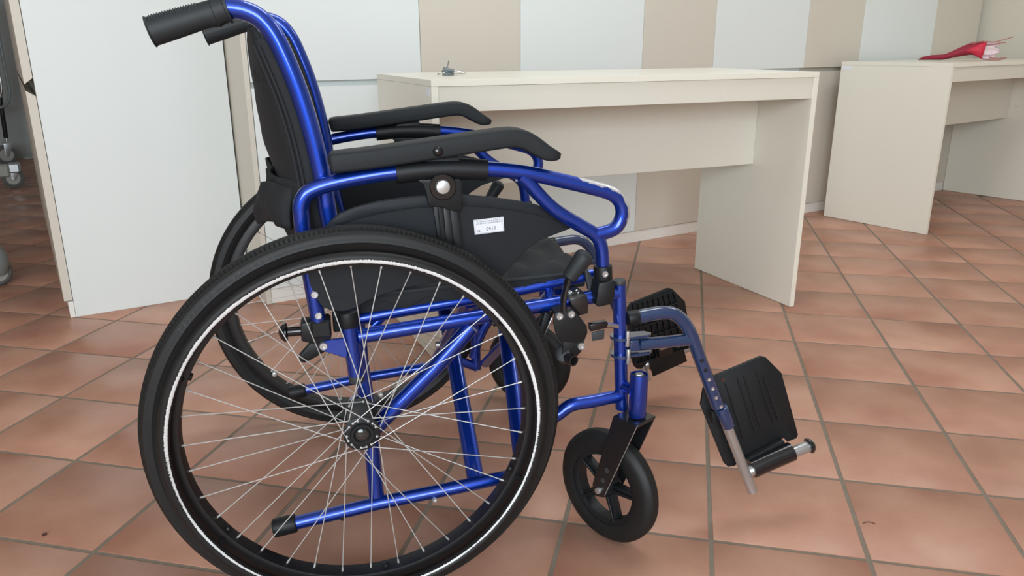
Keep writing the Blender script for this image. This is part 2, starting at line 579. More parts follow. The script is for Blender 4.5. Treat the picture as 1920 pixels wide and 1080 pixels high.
# ---- the row of cabinets on the left: we see the white end panel of the first, doors edge-on
lab = ['tall cabinet with large white end panel at left, beige doors seen edge-on',
       'second cabinet of the dark corridor row, just behind the white end panel',
       'third cabinet of the dark corridor row, behind the second']
for k in range(3):
    r = empty('corridor_cabinet', W(-0.83, 0.21 + 0.6 * k), TH)
    tag(r, lab[k], 'cabinet', 'cabinets facing the dark corridor')
    if k == 0:
        MB().box((0, 0, 0), (0.556, 0.018, ZTOP), 0.0008).build('end_panel', M['white_lam'], r)
    MB().box((0.0, 0.0185, 0.055), (0.556, 0.598, ZTOP), 0.001).build('carcass', M['dark_gap'], r)
    for nm, pr in (('upper_door', [(-0.026, 0.737), (-0.026, ZTOP), (-0.0016, ZTOP), (-0.0016, 0.755)]),
                   ('lower_door', [(-0.026, 0.058), (-0.026, 0.719), (-0.0016, 0.702), (-0.0016, 0.058)])):
        MB().prism([(x, 0.0, z) for x, z in pr], (0, 0.597, 0), 0.0006, 1).build(nm, M['beige_lam'], r)
    MB().box((-0.016, 0.0, 0.0), (-0.0008, 0.598, 0.0545), 0.0006).build('plinth', M['plinth'], r)


# ---- the two desks
def sticker(parent, pts, normal, name='sticker'):
    mb = MB().prism(pts, Vector(normal) * 0.0006)
    return tag(mb.build(name, M['sticker'], parent), 'small whitish paper label')


def desk(loc, rz, label, stick, pegs):
    L, D, H, T = 1.255, 0.524, 0.763, 0.016
    r = empty('desk', loc, rz)
    tag(r, label, 'desk', 'cream laminate desks')
    MB().box((0.0, 0.0008, H - T), (L, D, H), 0.0007).build('desk_top', M['cream'], r)
    MB().box((0.0, -0.0006, H - T), (L, 0.0004, H), 0.0002).build('edge_band', M['cream_edge'], r)
    for x0 in (0.0, L - 0.018):
        lg = MB().box((x0, 0.0008, 0.001), (x0 + 0.018, D, H - T - 0.0004), 0.0007).build('leg_panel', M['cream'], r)
        MB().box((x0, -0.0006, 0.001), (x0 + 0.018, 0.0004, H - T - 0.0004), 0.0002).build('edge_band', M['cream_edge'], lg)
    MB().box((0.0185, 0.004, 0.683), (L - 0.0185, 0.022, H - T - 0.0004), 0.0008).build('apron', M['cream'], r)
    MB().box((0.0185, 0.240, 0.449), (L - 0.0185, 0.258, H - T - 0.0004), 0.0008).build('modesty_panel', M['cream'], r)
    y, z, w, h = stick
    sticker(r, [(-0.0001, y, z), (-0.0001, y + w, z), (-0.0001, y + w, z - h), (-0.0001, y, z - h)], (-1, 0, 0))
    for (py, pz) in pegs:
        MB().cyl((L - 0.0185, py, pz), (L - 0.026, py, pz), 0.007, 10, bev=0.0015).build('fixing_peg', M['plinth'], r)
    return r


desk((0.2422, 0.9004, 0), 0.184, 'cream laminate desk nearest the wheelchair, with a bunch of keys on top', (0.012, 0.742, 0.030, 0.020), [])
desk((2.6480, 1.8980, 0), 0.397, 'cream laminate desk at far right, with a red bouquet on top', (0.465, 0.742, 0.050, 0.017), [(0.220, 0.510), (0.196, 0.514)])

# ---- keys on the nearer desk
KB = Vector((0.3255, 1.1804, 0.7632))
KB.z = 0.763
kr = empty('key_bunch', KB)
tag(kr, 'small bunch of steel keys with grey plastic heads on nearer desk', 'keys')
KM = Matrix.Rotation(0.25, 4, 'Z')


def kfix(p):
    return KM @ p


MB().tube([(-0.016 + 0.013 * math.cos(t), 0.013 * math.sin(t), 0.007 + 0.004 * math.cos(t)) for t in [2 * PI * i / 20 for i in range(20)]], 0.0011, 8, closed=True).build('key_ring', M['steel'], kr, fix=kfix)


def key(z, ang, tilt, head):
    R = Matrix.Rotation(ang, 4, 'Z') @ Matrix.Rotation(-tilt, 4, 'Y')
    f = lambda p: kfix(R @ p + Vector((-0.012, 0, z)))
    hd = MB().prism([(0.000, -0.006, 0), (0.006, -0.012, 0), (0.022, -0.012, 0), (0.032, -0.006, 0), (0.032, 0.006, 0), (0.022, 0.012, 0), (0.006, 0.012, 0), (0, 0.006, 0)], (0, 0, 0.007), 0.0015)
    o = hd.build('key', M['fob'], kr, fix=f)
    bl = MB().prism([(0.030, -0.004, 0.0025), (0.062, -0.004, 0.0025), (0.066, 0, 0.0025), (0.058, 0.003, 0.0025), (0.054, 0.0018, 0.0025), (0.050, 0.004, 0.0025), (0.046, 0.002, 0.0025), (0.042, 0.004, 0.0025), (0.030, 0.004, 0.0025)], (0, 0, 0.002), 0.0003)
    bl.build('key_blade', M['steel'], o, fix=f)


key(0.001, 0.0, 0.0, True)
key(0.0085, 0.22, -0.05, True)
key(0.017, -0.35, -0.22, True)
s_ = MB()
s_.prism([(-0.004, 0.002, 0.016), (0.004, 0.002, 0.016), (0.010, 0.002, 0.038), (0.007, 0.002, 0.042), (0.003, 0.002, 0.034)], (0, 0.002, 0), 0.0003)
s_.build('small_key', M['steel'], kr, fix=kfix)

# ---- bouquet in red paper on the far desk
BQ = Vector((2.9651, 2.4864, 0.7711))
BQ.z = 0.763
bq = empty('bouquet', BQ)
tag(bq, 'pale pink flower bouquet wrapped in red paper lying on far desk', 'bouquet')
BX, BY, BZ = Vector((0.76, -0.65, 0)), Vector((0.65, 0.76, 0)), Vector((0, 0, 1))


def bsc(p):
    return Vector((p.x * 0.74, p.y * 0.74, p.z * 0.80))


def ell(x, zc, hz, hy, n=20, a0=0.0, a1=2 * PI):
    return [BX * x + BZ * (zc + math.sin(a0 + (a1 - a0) * t / n) * hz) + BY * math.cos(a0 + (a1 - a0) * t / n) * hy for t in range(n + 1)]


prof = [(0.0, 0.005, 0.002, 0.006), (0.03, 0.013, 0.010, 0.030), (0.075, 0.018, 0.014, 0.040), (0.14, 0.020, 0.016, 0.042), (0.165, 0.024, 0.017, 0.040), (0.21, 0.040, 0.022, 0.042), (0.26, 0.058, 0.030, 0.048), (0.31, 0.072, 0.037, 0.055), (0.375, 0.074, 0.044, 0.060)]
MB().grid([ell(*q) for q in prof]).build('wrapping_paper', M['dark_red'], bq, solid=0.0008, fix=bsc)
rows = []
for x, w0, w1, zt, zb in ((0.275, 0.0, 0.0, 0.058, 0.055), (0.315, 0, 0, 0.082, 0.046), (0.355, 0, 0, 0.104, 0.026), (0.392, 0, 0, 0.109, 0.010)):
    rows.append([BX * (x - 0.016 * (k / 8) * (x - 0.275) / 0.117) + BZ * (zt + (zb - zt) * k / 8) - BY * (0.048 + 0.018 * math.sin(PI * k / 8)) for k in range(9)])
MB().grid(rows).build('paper_collar', M['red_paper'], bq, solid=0.0010, fix=bsc)
for (x0, z0, x1, z1, wd, dy) in [(0.36, 0.085, 0.47, 0.095, 0.018, -0.03), (0.36, 0.062, 0.478, 0.058, 0.026, -0.045), (0.36, 0.040, 0.455, 0.032, 0.024, -0.04), (0.36, 0.030, 0.43, 0.018, 0.014, -0.035), (0.36, 0.070, 0.46, 0.075, 0.026, 0.0), (0.36, 0.05, 0.46, 0.045, 0.024, 0.02)]:
    rows = []
    for k in range(8):
        t = k / 7
        wid = wd * math.sin(PI * (0.22 + 0.76 * t)) + 0.001
        c = BX * (x0 + (x1 - x0) * t) + BZ * (z0 + (z1 - z0) * t) + BY * dy
        rows.append([c + BZ * q * wid + BY * 0.012 * (1 - q * q) for q in (-1, -0.5, 0, 0.5, 1)])
    MB().grid(rows).build('tissue_petal', M['pink'], bq, solid=0.0008, fix=bsc)
for pts in ([(0.30, 0.100), (0.37, 0.113), (0.43, 0.110), (0.48, 0.122), (0.535, 0.140)], [(0.36, 0.085), (0.43, 0.097), (0.48, 0.106), (0.500, 0.105)], [(0.38, 0.010), (0.43, 0.005), (0.48, 0.006), (0.52, 0.018)], [(0.42, 0.022), (0.45, 0.014), (0.52, 0.018)]):
    MB().tube([BX * x + BZ * z - BY * 0.045 for x, z in pts], lambda t: 0.0036 - 0.001 * t, 7, smooth=4).build('stem', M['stem'], bq, fix=bsc)


# ---- equipment in the dark corridor
def castor(root, c, r, yaw, mtx_fix, stem_top):
    """small swivel castor: wheel, fork, stem"""
    d = Vector((math.cos(yaw), math.sin(yaw), 0))
    nn = Vector((-math.sin(yaw), math.cos(yaw), 0))
    c = Vector(c)
    mb = MB().lathe([(-0.012, r * 0.35), (-0.014, r * 0.85), (-0.010, r), (0.010, r), (0.014, r * 0.85), (0.012, r * 0.35)], c, nn, 24)
    w = mb.build('castor_wheel', M['castor_rubber'], root, fix=mtx_fix)
    MB().lathe([(-0.0155, r * 0.2), (-0.0155, r * 0.62), (0.0155, r * 0.62), (0.0155, r * 0.2)], c, nn, 20).build('wheel_centre', M['equip'], w, fix=mtx_fix)
    MB().cyl(c - nn * 0.024, c + nn * 0.024, 0.006, 10).build('axle_bolt', M['zinc'], w, fix=mtx_fix)
    mb = MB()
    for s in (-1, 1):
        o = c + nn * s * 0.018
        mb.prism([o - d * 0.012 - Vector((0, 0, 0.012)), o + d * 0.012 - Vector((0, 0, 0.012)), o + d * (0.03 + r * .35) + Vector((0, 0, r * 1.12)), o - d * 0.005 + Vector((0, 0, r * 1.12))], nn * 0.003 * s, 0.0008)
    e0 = c + d * 0.02 + Vector((0, 0, r * 1.12))
    mb.box((-0.03, -0.021, 0), (0.03, 0.021, 0.008), 0.001, Matrix.Translation(e0) @ Matrix.Rotation(yaw, 4, 'Z'))
    mb.cyl(e0, e0 + Vector((0, 0, stem_top)), 0.011, 12)
    mb.build('castor_fork', M['zinc'], root, fix=mtx_fix)
    return e0 + Vector((0, 0, stem_top))


HB = Vector((-1.9094, 4.3567, 0.0000))
ho = empty('patient_hoist', HB)
tag(ho, 'pale grey hoist leg on a castor low in the dark corridor', 'hoist')
hf = lambda p: p - HB
castor(ho, HB + Vector((-0.02, 0, 0.062)), 0.062, 0.35, hf, 0.012)
MB().box((-1.35, -0.035, 0.075), (-0.03, 0.035, 0.150), 0.008, Matrix.Translation(HB) @ Matrix.Rotation(0.22, 4, 'Z')).build('leg_beam', M['equip'], ho, fix=hf)
MB().box((-0.035, -0.030, 0.095), (0.030, 0.030, 0.158), 0.010, Matrix.Translation(HB) @ Matrix.Rotation(0.22, 4, 'Z')).build('castor_bracket', M['zinc'], ho, fix=hf)
castor(ho, HB + Vector((-1.05, -0.25, 0.062)), 0.062, 0.35, hf, 0.012)
MB().box((-1.0, -0.04, 0.16), (-0.92, 0.04, 1.5), 0.01, Matrix.Translation(HB) @ Matrix.Rotation(0.22, 4, 'Z')).build('mast', M['equip'], ho, fix=hf)

TB = Vector((-2.3342, 5.4625, 0.0000))
tr = empty('steel_trolley', TB)
tag(tr, 'steel tube trolley with looped handle at corridor end', 'trolley')
tf = lambda p: p - TB
top = castor(tr, TB + Vector((0.0, 0, 0.075)), 0.075, 0.5, tf, 0.04)
MB().tube([top, (-2.3007, 5.4500, 0.4147), (-2.2833, 5.4500, 0.7621), (-2.2589, 5.4500, 1.1575)], 0.016, 12).build('upright', M['black_metal'], tr, fix=tf)
loop = [Vector(q) for q in ((-2.2153, 5.4200, 1.1564), (-2.2187, 5.4200, 0.7986), (-2.2168, 5.4200, 0.5771), (-2.2250, 5.4200, 0.4910), (-2.2585, 5.4200, 0.4388), (-2.3282, 5.4200, 0.4175), (-2.5089, 5.4200, 0.4062))]
MB().tube(loop, 0.011, 12, smooth=5).build('handle_loop', M['equip_grey'], tr, fix=tf)
MB().tube([q + Vector((-0.045, 0, 0.04)) for q in loop], 0.011, 12, smooth=5).build('handle_loop', M['steel'], tr, fix=tf)
castor(tr, TB + Vector((-0.75, 0.1, 0.075)), 0.075, 0.2, tf, 0.04)
MB().tube([TB + Vector((-0.73, 0.1, 0.2)), TB + Vector((-0.75, 0.1, 1.6))], 0.016, 12).build('upright', M['black_metal'], tr, fix=tf)
MB().tube([TB + Vector((-0.75, 0.1, 0.56)), top + Vector((-0.065, 0, 0.36))], 0.012, 10).build('cross_rail', M['black_metal'], tr, fix=tf)

QB = Vector((-1.222, 2.05, 0))
eq = empty('medical_cart', QB)
tag(eq, 'grey plastic cart base with covered castor at left edge', 'cart')
qf = lambda p: p - QB
mb = MB()
prof = [(0.0, 0.0), (0.0, 0.045), (0.03, 0.056), (0.075, 0.054), (0.10, 0.040), (0.108, 0.0)]
mb.lathe(prof, QB + Vector((-0.022, 0, 0.045)), (0, 0, 1), 20)
cv = mb.build('castor_cover', M['equip_grey'], eq, fix=qf)
w = MB().lathe([(-0.012, 0.02), (-0.014, 0.042), (-0.008, 0.05), (0.008, 0.05), (0.014, 0.042), (0.012, 0.02)], QB + Vector((-0.010, 0, 0.05)), (0.6, -0.8, 0), 22).build('castor_wheel', M['castor_rubber'], eq, fix=qf)
MB().lathe([(-0.0155, 0.005), (-0.0155, 0.032), (0.0155, 0.032), (0.0155, 0.005)], QB + Vector((-0.010, 0, 0.05)), (0.6, -0.8, 0), 20).build('wheel_centre', M['equip'], w, fix=qf)
MB().box((-0.62, -0.06, 0.10), (-0.02, 0.06, 0.18), 0.02, Matrix.Translation(QB)).build('base_arm', M['equip_grey'], eq, fix=qf)
MB().cyl(QB + Vector((-0.55, 0, 0.17)), QB + Vector((-0.55, 0, 0.9)), 0.025, 16).build('column', M['equip'], eq, fix=qf)

# ---- crumbs lying on the tiles
for nm, lab_, pts in (('hair_curl', 'thin dark curl of thread on a tile at lower right', [(0.8922, -0.0113, 0.0010), (0.8999, -0.0100, 0.0012), (0.9075, -0.0119, 0.0012), (0.9130, -0.0181, 0.0010)]),
                      ('leaf_crumb', 'dark brown crumb on a tile at lower left', [(-0.5690, 0.3041, 0.0020), (-0.5671, 0.3072, 0.0030), (-0.5635, 0.3061, 0.0020)])):
    pts = [Vector(p) for p in pts]
    b0 = pts[0].copy(); b0.z = 0
    mb = MB().tube([p - b0 for p in pts], 0.0006 if nm == 'hair_curl' else 0.0020, 6, smooth=4)
    o = mb.build(nm, M['debris'])
    o.location = b0
    tag(o, lab_, 'debris')

# ------------------------------------------------------------------ the wheelchair
chair = empty('wheelchair', (0, 0, 0))
tag(chair, 'blue tubular folding wheelchair with black seat and spoked wheels on terracotta tiles', 'wheelchair')
TRK = 0.631


def near(p):
    return Vector(p)


def far(p):
    return Vector((p[0] + 0.008, TRK - p[1], p[2] + 0.002))


# ---- large wheels
RWH = 0.305


def big_wheel(fix, sign):
    """built about the axle (0, 0, RWH); outboard is -y before fix"""
    c = Vector((0, 0, RWH))

    def ring(prof, n=144, tw=None, wear=None):
        mb = MB()
        m = len(tw(0, prof)) if tw else len(prof)
        for k in range(n):
            t = 2 * PI * k / n
            pr = tw(k, prof) if tw else prof
            for (r, y) in pr:
                mb.v.append((math.cos(t) * r, y, RWH + math.sin(t) * r))
        for k in range(n):
            for i in range(m):
                a, b = k * m + i, k * m + (i + 1) % m
                c_, d = ((k + 1) % n) * m + (i + 1) % m, ((k + 1) % n) * m + i
                mb.f.append((a, b, c_, d))
        return mb
    # wheel = the rim; everything else on it is a sub-part
    rimp = [(0.2505, -0.0138), (0.2500, -0.0115), (0.2500, 0.0), (0.2500, 0.0115), (0.2505, 0.0138), (0.2530, 0.0145), (0.2700, 0.0148), (0.2708, 0.0140), (0.2708, 0.0120), (0.2660, 0.0110), (0.2660, -0.0110), (0.2708, -0.0120), (0.2708, -0.0140), (0.2700, -0.0148), (0.2530, -0.0145)]
    wheel = ring(rimp).build('rear_wheel', M['rim'], chair, fix=fix, sharp=50)
    tp = []
    for i in range(37):
        a = math.radians(-126 + 252 * i / 36)
        R, yy = math.cos(a), math.sin(a)
        rr = 0.0183
        tp.append([0.2868 + rr * R * (1.0 if R < 0 else 0.995), yy * rr, a])
    for i, h in ((9, 0.0011), (4, 0.0008)):            # raised lines around each sidewall
        for q in (tp[i], tp[-1 - i]):
            q[0] += h * math.cos(q[2])
            q[1] += h * math.sin(q[2])

    def tread(k, prof):
        out = []
        for i, (r, y, a) in enumerate(prof):
            d = abs(math.degrees(a))
            q = 0.0
            if 27 < d < 47 and (k + (1 if a > 0 else 0)) % 2 == 0:
                q = 0.0022
            out.append((r - q * math.cos(a), y - q * math.sin(a)))
        out += [(0.262, 0.006), (0.262, -0.006)]
        return out
    ring(tp, 560, tread).build('tyre', M['rubber'], wheel, fix=fix, sharp=28)
    # push ring, scratched bare along the side that the hands and door frames rub
    mb = MB()
    n, mm, R, r0, yo = 180, 16, 0.2672, 0.0087, -0.0345
    for k in range(n):
        t = 2 * PI * k / n
        rad = Vector((math.cos(t), 0, math.sin(t)))
        for j in range(mm):
            a = 2 * PI * j / mm
            q = c + rad * (R + r0 * math.cos(a)) + Vector((0, yo + r0 * math.sin(a), 0))
            mb.v.append(tuple(q))
            da = math.atan2(math.sin(a - math.radians(222 + 11 * (1 + math.sin(t)))), math.cos(a - math.radians(222 + 11 * (1 + math.sin(t)))))
            up = 0.5 + 0.5 * math.sin(t)
            band = math.exp(-(da / (0.25 + 0.20 * up)) ** 2)
            i = len(mb.v) - 1
            mb.wear[i] = band * (0.90 + 0.10 * up + 0.07 * math.sin(9 * t) + 0.05 * math.sin(23 * t + 1))
            mb.along[i] = (t * 1.0, a * 0.9, 0)
    for k in range(n):
        for j in range(mm):
            mb.f.append((k * mm + j, k * mm + (j + 1) % mm, ((k + 1) % n) * mm + (j + 1) % mm, ((k + 1) % n) * mm + j))
    mb.build('hand_rim', M['handrim'], wheel, fix=fix, sharp=60)
    # studs that carry the push ring
    for k in range(6):
        t = math.radians(-144.5 + 60 * k + (6 if sign < 0 else 0))
        rad = Vector((math.cos(t), 0, math.sin(t)))
        p = c + rad * 0.258
        st = MB().cyl(p + Vector((0, -0.030, 0)) + rad * 0.004, p + Vector((0, -0.012, 0)), 0.004, 8)
        st.cyl(p - rad * 0.012 + Vector((0, 0.0, 0)), p, 0.0055, 10, bev=0.0015)
        so = st.build('hand_rim_stud', M['black'], wheel, fix=fix)
        if sign < 0:
            MB().cyl(c + rad * 0.2455 + Vector((0, 0.002, 0)), c + rad * 0.2455 + Vector((0, 0.014, 0)), 0.0055, 8, bev=0.001).build('bolt_head', M['zinc'], wheel, fix=fix)
    # hub
    hub = MB().lathe([(-0.0285, 0.006), (-0.0285, 0.0105), (-0.0310, 0.0125), (-0.0310, 0.0165), (-0.0275, 0.0175), (-0.0268, 0.0258), (-0.0262, 0.0268), (-0.0232, 0.0268), (-0.0222, 0.019), (0.036, 0.019), (0.0375, 0.0268), (0.0415, 0.0268), (0.043, 0.017), (0.05, 0.017)], c, (0, 1, 0), 36)
    hub = hub.build('hub', M['black'], wheel, fix=fix)
    MB().lathe([(-0.021, 0.0195), (0.035, 0.0195)], c, (0, 1, 0), 30, cap=False).build('hub_shell', M['hubgrey'], wheel, fix=fix)
    MB().cyl(c + Vector((0, -0.0288, 0)), c + Vector((0, 0.062, 0)), 0.0062, 6, bev=0.001).build('axle', M['hubgrey'], wheel, fix=fix)
    MB().lathe([(-0.0280, 0.0108), (-0.0300, 0.0100), (-0.0318, 0.0070), (-0.0325, 0.0030), (-0.0326, 0.0003)], c, (0, 1, 0), 7).build('axle_cap', M['plug_clear'], wheel, fix=fix)
    # spokes: 18 from each flange, crossing
    heads = MB()
    for fl, yf in ((0, -0.0247), (1, 0.0395)):
        for h in range(18):
            ah = 2 * PI * (h + 0.5 * fl) / 18 + 0.06
            sgn = 1 if h % 2 else -1
            ar = ah + sgn * math.radians(78)
            p0 = c + Vector((math.cos(ah), 0, math.sin(ah))) * 0.0220 + Vector((0, yf + (0.0026 if (h % 4) < 2 else -0.0026), 0))
            # rim holes sit at even 10 degree steps
            step = math.radians(10)
            ar = round(ar / (2 * step)) * 2 * step + (step if fl else 0) 
            p1 = c + Vector((math.cos(ar), 0, math.sin(ar))) * 0.2525 + Vector((0, -0.002 if fl == 0 else 0.002, 0))
            sp = MB().tube([p0, p1], 0.00080, 7)
            p2 = p0.lerp(p1, 0.965)
            sp.tube([p2, p1], 0.0016, 7)
            sp.build('spoke', M['spoke'], wheel, fix=fix)
            if (h % 4) >= 2 or (fl == 0 and h % 2):
                heads.ball(c + Vector((math.cos(ah), 0, math.sin(ah))) * 0.0220 + Vector((0, yf - 0.0024, 0)), 0.0021, 8)
    tag(heads.build('spoke_heads', M['spoke'], wheel, fix=fix), kind='stuff')
    # size moulded into the sidewall
    let = MB()
    for body, a0, st in (('24X1 3/8', 142.0, -1.95), ('(37-540)', 124.0, -1.95)):
        for i, ch in enumerate(body):
            if ch == ' ':
                continue
            t = math.radians(a0 + st * i)
            rad = Vector((math.cos(t), 0, math.sin(t)))
            tan = Vector((math.sin(t), 0, -math.cos(t)))
            out = (Vector((0, -1, 0)) * 0.965 + rad * 0.12).normalized()
            upv = out.cross(tan).normalized()
            mt = Matrix((tan, upv, out)).transposed().to_4x4()
            mt.translation = c + rad * 0.2880 + Vector((0, -0.01845, 0))
            let.add(*text_mesh(ch, 0.0098, mt, 0.00035))
    if sign > 0:
        lo = let.build('tyre_lettering', mat('moulded_rubber_lettering', (0.050, 0.050, 0.048, 1), 0.7, noise=0.05), wheel, fix=fix)
    return wheel


big_wheel(near, 1)
big_wheel(lambda p: Vector((p[0] + 0.0145, TRK - p[1] + 0.02 * (p[2] - RWH), p[2])), -1)


# ---- side frames and what is fixed to them
def bolt(parent, p, r, fix, ax=(0, -1, 0), name='bolt', m='zinc', h=0.004):
    p, ax = Vector(p), Vector(ax).normalized()
    mb = MB().lathe([(-0.004, r), (h * 0.45, r), (h * 0.75, r * 0.88), (h * 0.75, r * 0.50), (h * 0.2, r * 0.46)], p, ax, 14)
    return mb.build(name, M[m], parent, fix=fix, sharp=22)


def side(fix, is_near):
    # back post with push grip
    post_path = [(-0.1403, 0.0820, 0.8914), (-0.1296, 0.0820, 0.8918), (-0.1137, 0.0820, 0.8892), (-0.0968, 0.0820, 0.8812), (-0.0820, 0.0820, 0.8643), (-0.0692, 0.0820, 0.8368), (-0.0523, 0.0820, 0.7851), (-0.0389, 0.0820, 0.7264), (-0.0295, 0.0820, 0.6656), (-0.0238, 0.0820, 0.5987), (-0.0122, 0.0820, 0.5206), (-0.0003, 0.0820, 0.4345), (0.0123, 0.0760, 0.3101), (0.0184, 0.0680, 0.1427)]
    post = MB().tube(post_path, lambda t: 0.0131 if t < 0.68 else 0.0125, 18, smooth=5)
    post = post.build('back_post', M['blue'], chair, fix=fix)
    ga, gb = Vector((-0.2339, 0.0820, 0.8622)), Vector((-0.1336, 0.0820, 0.8924))
    gd = (gb - ga)
    gl = gd.length
    gd.normalize()
    gu = Vector((0, 1, 0)).cross(gd).normalized()
    if gu.z < 0:
        gu = -gu
    mb = MB()
    rings = []
    for i in range(91):
        t = i / 90
        rr = 0.0158 + 0.0012 * math.cos(t * PI) + (0.0018 if t > 0.965 else 0) + (0.0014 if t < 0.02 else 0)
        if t > 0.82:
            rr += 0.0012
        rib = 0.0018 if (t < 0.66 and i % 3 == 0) else 0.0
        row = []
        for k in range(20):
            a = 2 * PI * k / 20
            s_ = math.sin(a)
            r2 = rr * (1.0 + 0.10 * abs(s_))
            if 0.06 < t < 0.66 and (s_ > 0.15 or (math.cos(a) > 0.3 and s_ > -0.55)):
                r2 += rib
            swell = 0.0022 * math.exp(-((t - 0.80) / 0.07) ** 2) if s_ < -0.2 else 0
            row.append(ga + gd * gl * t + gu * s_ * (r2 + swell) + Vector((0, math.cos(a) * rr * 0.95, 0)))
        rings.append(row + [row[0]])
    mb.grid(rings)
    o = len(mb.v)
    mb.f.append(tuple(range(0, 20)))
    n0 = 90 * 21
    mb.f.append(tuple(n0 + k for k in range(20)))
    mb.build('push_grip', M['grip'], post, fix=fix, sharp=30)

    # main frame: lower rail as the part, the other welded tubes as its sub-parts
    fr = MB().tube([(0.0060, 0.0600, 0.4237), (0.1770, 0.0600, 0.4382), (0.2453, 0.0600, 0.4448), (0.3821, 0.0600, 0.4579), (0.4211, 0.0600, 0.4612)], 0.0115, 16)
    frame = fr.build('side_frame', M['blue'], chair, fix=fix)
    B = lambda mb, name, m='blue', sharp=35: mb.build(name, M[m], frame, fix=fix, sharp=sharp)
    B(MB().tube([(-0.0082, 0.0580, 0.4624), (-0.0073, 0.0580, 0.4521), (-0.0010, 0.0580, 0.3630)], 0.0125, 16), 'rear_upright')
    B(MB().cyl((-0.0011, 0.0580, 0.3675), (-0.0006, 0.0580, 0.3505), 0.0118, 16, bev=0.002), 'end_plug', 'plug')
    B(MB().tube([(0.0084, 0.0850, 0.4431), (0.0808, 0.0850, 0.4519), (0.1734, 0.0850, 0.4602), (0.2558, 0.0850, 0.4698), (0.3872, 0.0850, 0.4871)], 0.0100, 16), 'seat_rail')
    B(MB().tube([(0.1801, 0.0600, 0.4247), (0.1201, 0.0600, 0.3604), (0.0195, 0.0600, 0.2649)], 0.0128, 16), 'diagonal_tube')
    B(MB().tube([(-0.1135, 0.0600, 0.1156), (0.0207, 0.0600, 0.1323), (0.1531, 0.0600, 0.1426), (0.2352, 0.0600, 0.1501), (0.2745, 0.060, 0.131)], 0.0112, 16), 'bottom_rail')
    B(MB().tube([(0.2665, 0.060, 0.425), (0.2735, 0.060, 0.127)], 0.0112, 16), 'middle_upright')
    B(MB().tube([(0.2667, 0.0600, 0.1558), (0.2759, 0.0600, 0.1890), (0.2896, 0.0600, 0.2202), (0.3060, 0.0600, 0.2439), (0.3271, 0.0600, 0.2581), (0.3483, 0.0600, 0.2704), (0.3830, 0.0600, 0.2732), (0.4380, 0.0600, 0.2779)], 0.0112, 16, smooth=5), 'front_strut')
    B(MB().cyl((-0.1467, 0.0600, 0.1112), (-0.1102, 0.0600, 0.1161), 0.0150, 18, bev=0.003), 'tip_cap', 'black')
    B(MB().tube([(0.4232, 0.0600, 0.4764), (0.4370, 0.0600, 0.2541)], 0.0112, 16), 'front_upright')
    B(MB().cyl((0.4233, 0.0600, 0.4755), (0.4226, 0.0600, 0.4837), 0.0112, 16, bev=0.0025), 'end_plug', 'plug')
    B(MB().tube([(0.3134, 0.0850, 0.4681), (0.3073, 0.0600, 0.4468)], 0.0085, 12), 'rail_link')
    B(MB().tube([(0.0303, 0.0850, 0.4290), (0.0493, 0.0850, 0.4484)], 0.0075, 12), 'rail_link')
    ax0 = Vector((0, 0.050, 0.305)); ax1 = Vector((0, 0.082, 0.305))
    B(MB().cyl(ax0, ax1, 0.0165, 18, bev=0.002), 'axle_sleeve')
    for q in ((0.1109, 0.0480, 0.1321), (0.2204, 0.0480, 0.1410)):
        bolt(frame, q, 0.0042, fix)
    bolt(frame, (-0.0384, 0.0486, 0.1190), 0.0034, fix, name='rail_hole', m='black', h=0.001)
    # black strap clamp on the rear upright
    B(MB().cyl((-0.0083, 0.0580, 0.4666), (-0.0067, 0.0580, 0.4427), 0.0158, 18, bev=0.001), 'clamp_strap', 'black')
    B(MB().box(Vector((-0.0243, 0.0750, 0.4374)) - Vector((0.006, 0.004, 0.008)), Vector((-0.0188, 0.0750, 0.4601)) + Vector((0.006, 0.004, 0.002)), 0.002), 'strap_end', 'fabric')

    # socket block, release knob and tipping lever behind the rear upright
    sb = MB().prism([(-0.0764, 0.0480, 0.4558), (-0.0604, 0.0480, 0.4569), (-0.0351, 0.0480, 0.4580), (-0.0334, 0.0480, 0.4276), (-0.0465, 0.0480, 0.4169), (-0.0772, 0.0480, 0.4274)], (0, 0.030, 0), 0.003)
    sb = sb.build('arm_socket', M['black'], chair, fix=fix)
    MB().box(Vector((-0.0622, 0.0400, 0.4332)) , Vector((-0.0328, 0.0400, 0.4598)) + Vector((0, 0.036, 0)), 0.003).build('socket_sleeve', M['black'], sb, fix=fix)
    kn = MB().cyl((-0.0756, 0.0600, 0.4405), (-0.0986, 0.0600, 0.4401), 0.0072, 14)
    ka, kb = Vector((-0.0970, 0.0600, 0.4399)), Vector((-0.1062, 0.0600, 0.4399))
    kd = (kb - ka).normalized()
    kn.lathe([(-0.001, 0.012), (0.001, 0.0145), (0.004, 0.0142), (0.009, 0.010), (0.012, 0.003)], ka, kd, 20)
    kn.build('release_knob', M['black_gloss'], sb, fix=fix)
    MB().prism([(-0.0836, 0.0620, 0.3995), (-0.0625, 0.0620, 0.4216), (-0.0462, 0.0620, 0.4201), (-0.0378, 0.0620, 0.4063), (-0.0493, 0.0620, 0.3996), (-0.0753, 0.0620, 0.3866), (-0.0828, 0.0620, 0.3900)], (0, 0.012, 0), 0.003).build('tipping_lever', M['black'], sb, fix=fix)
    pl = MB().prism([(-0.0507, 0.0460, 0.4231), (-0.0420, 0.0460, 0.4266), (-0.0178, 0.0460, 0.4286), (-0.0133, 0.0460, 0.4264), (-0.0121, 0.0460, 0.3972), (-0.0176, 0.0460, 0.3968), (-0.0335, 0.0460, 0.4044), (-0.0493, 0.0460, 0.4111), (-0.0534, 0.0460, 0.4183)], (0, 0.004, 0), 0.001, 1)
    pl.build('bracket_plate', M['blue'], sb, fix=fix)
    bolt(sb, (-0.0460, 0.0455, 0.4187), 0.0062, fix)

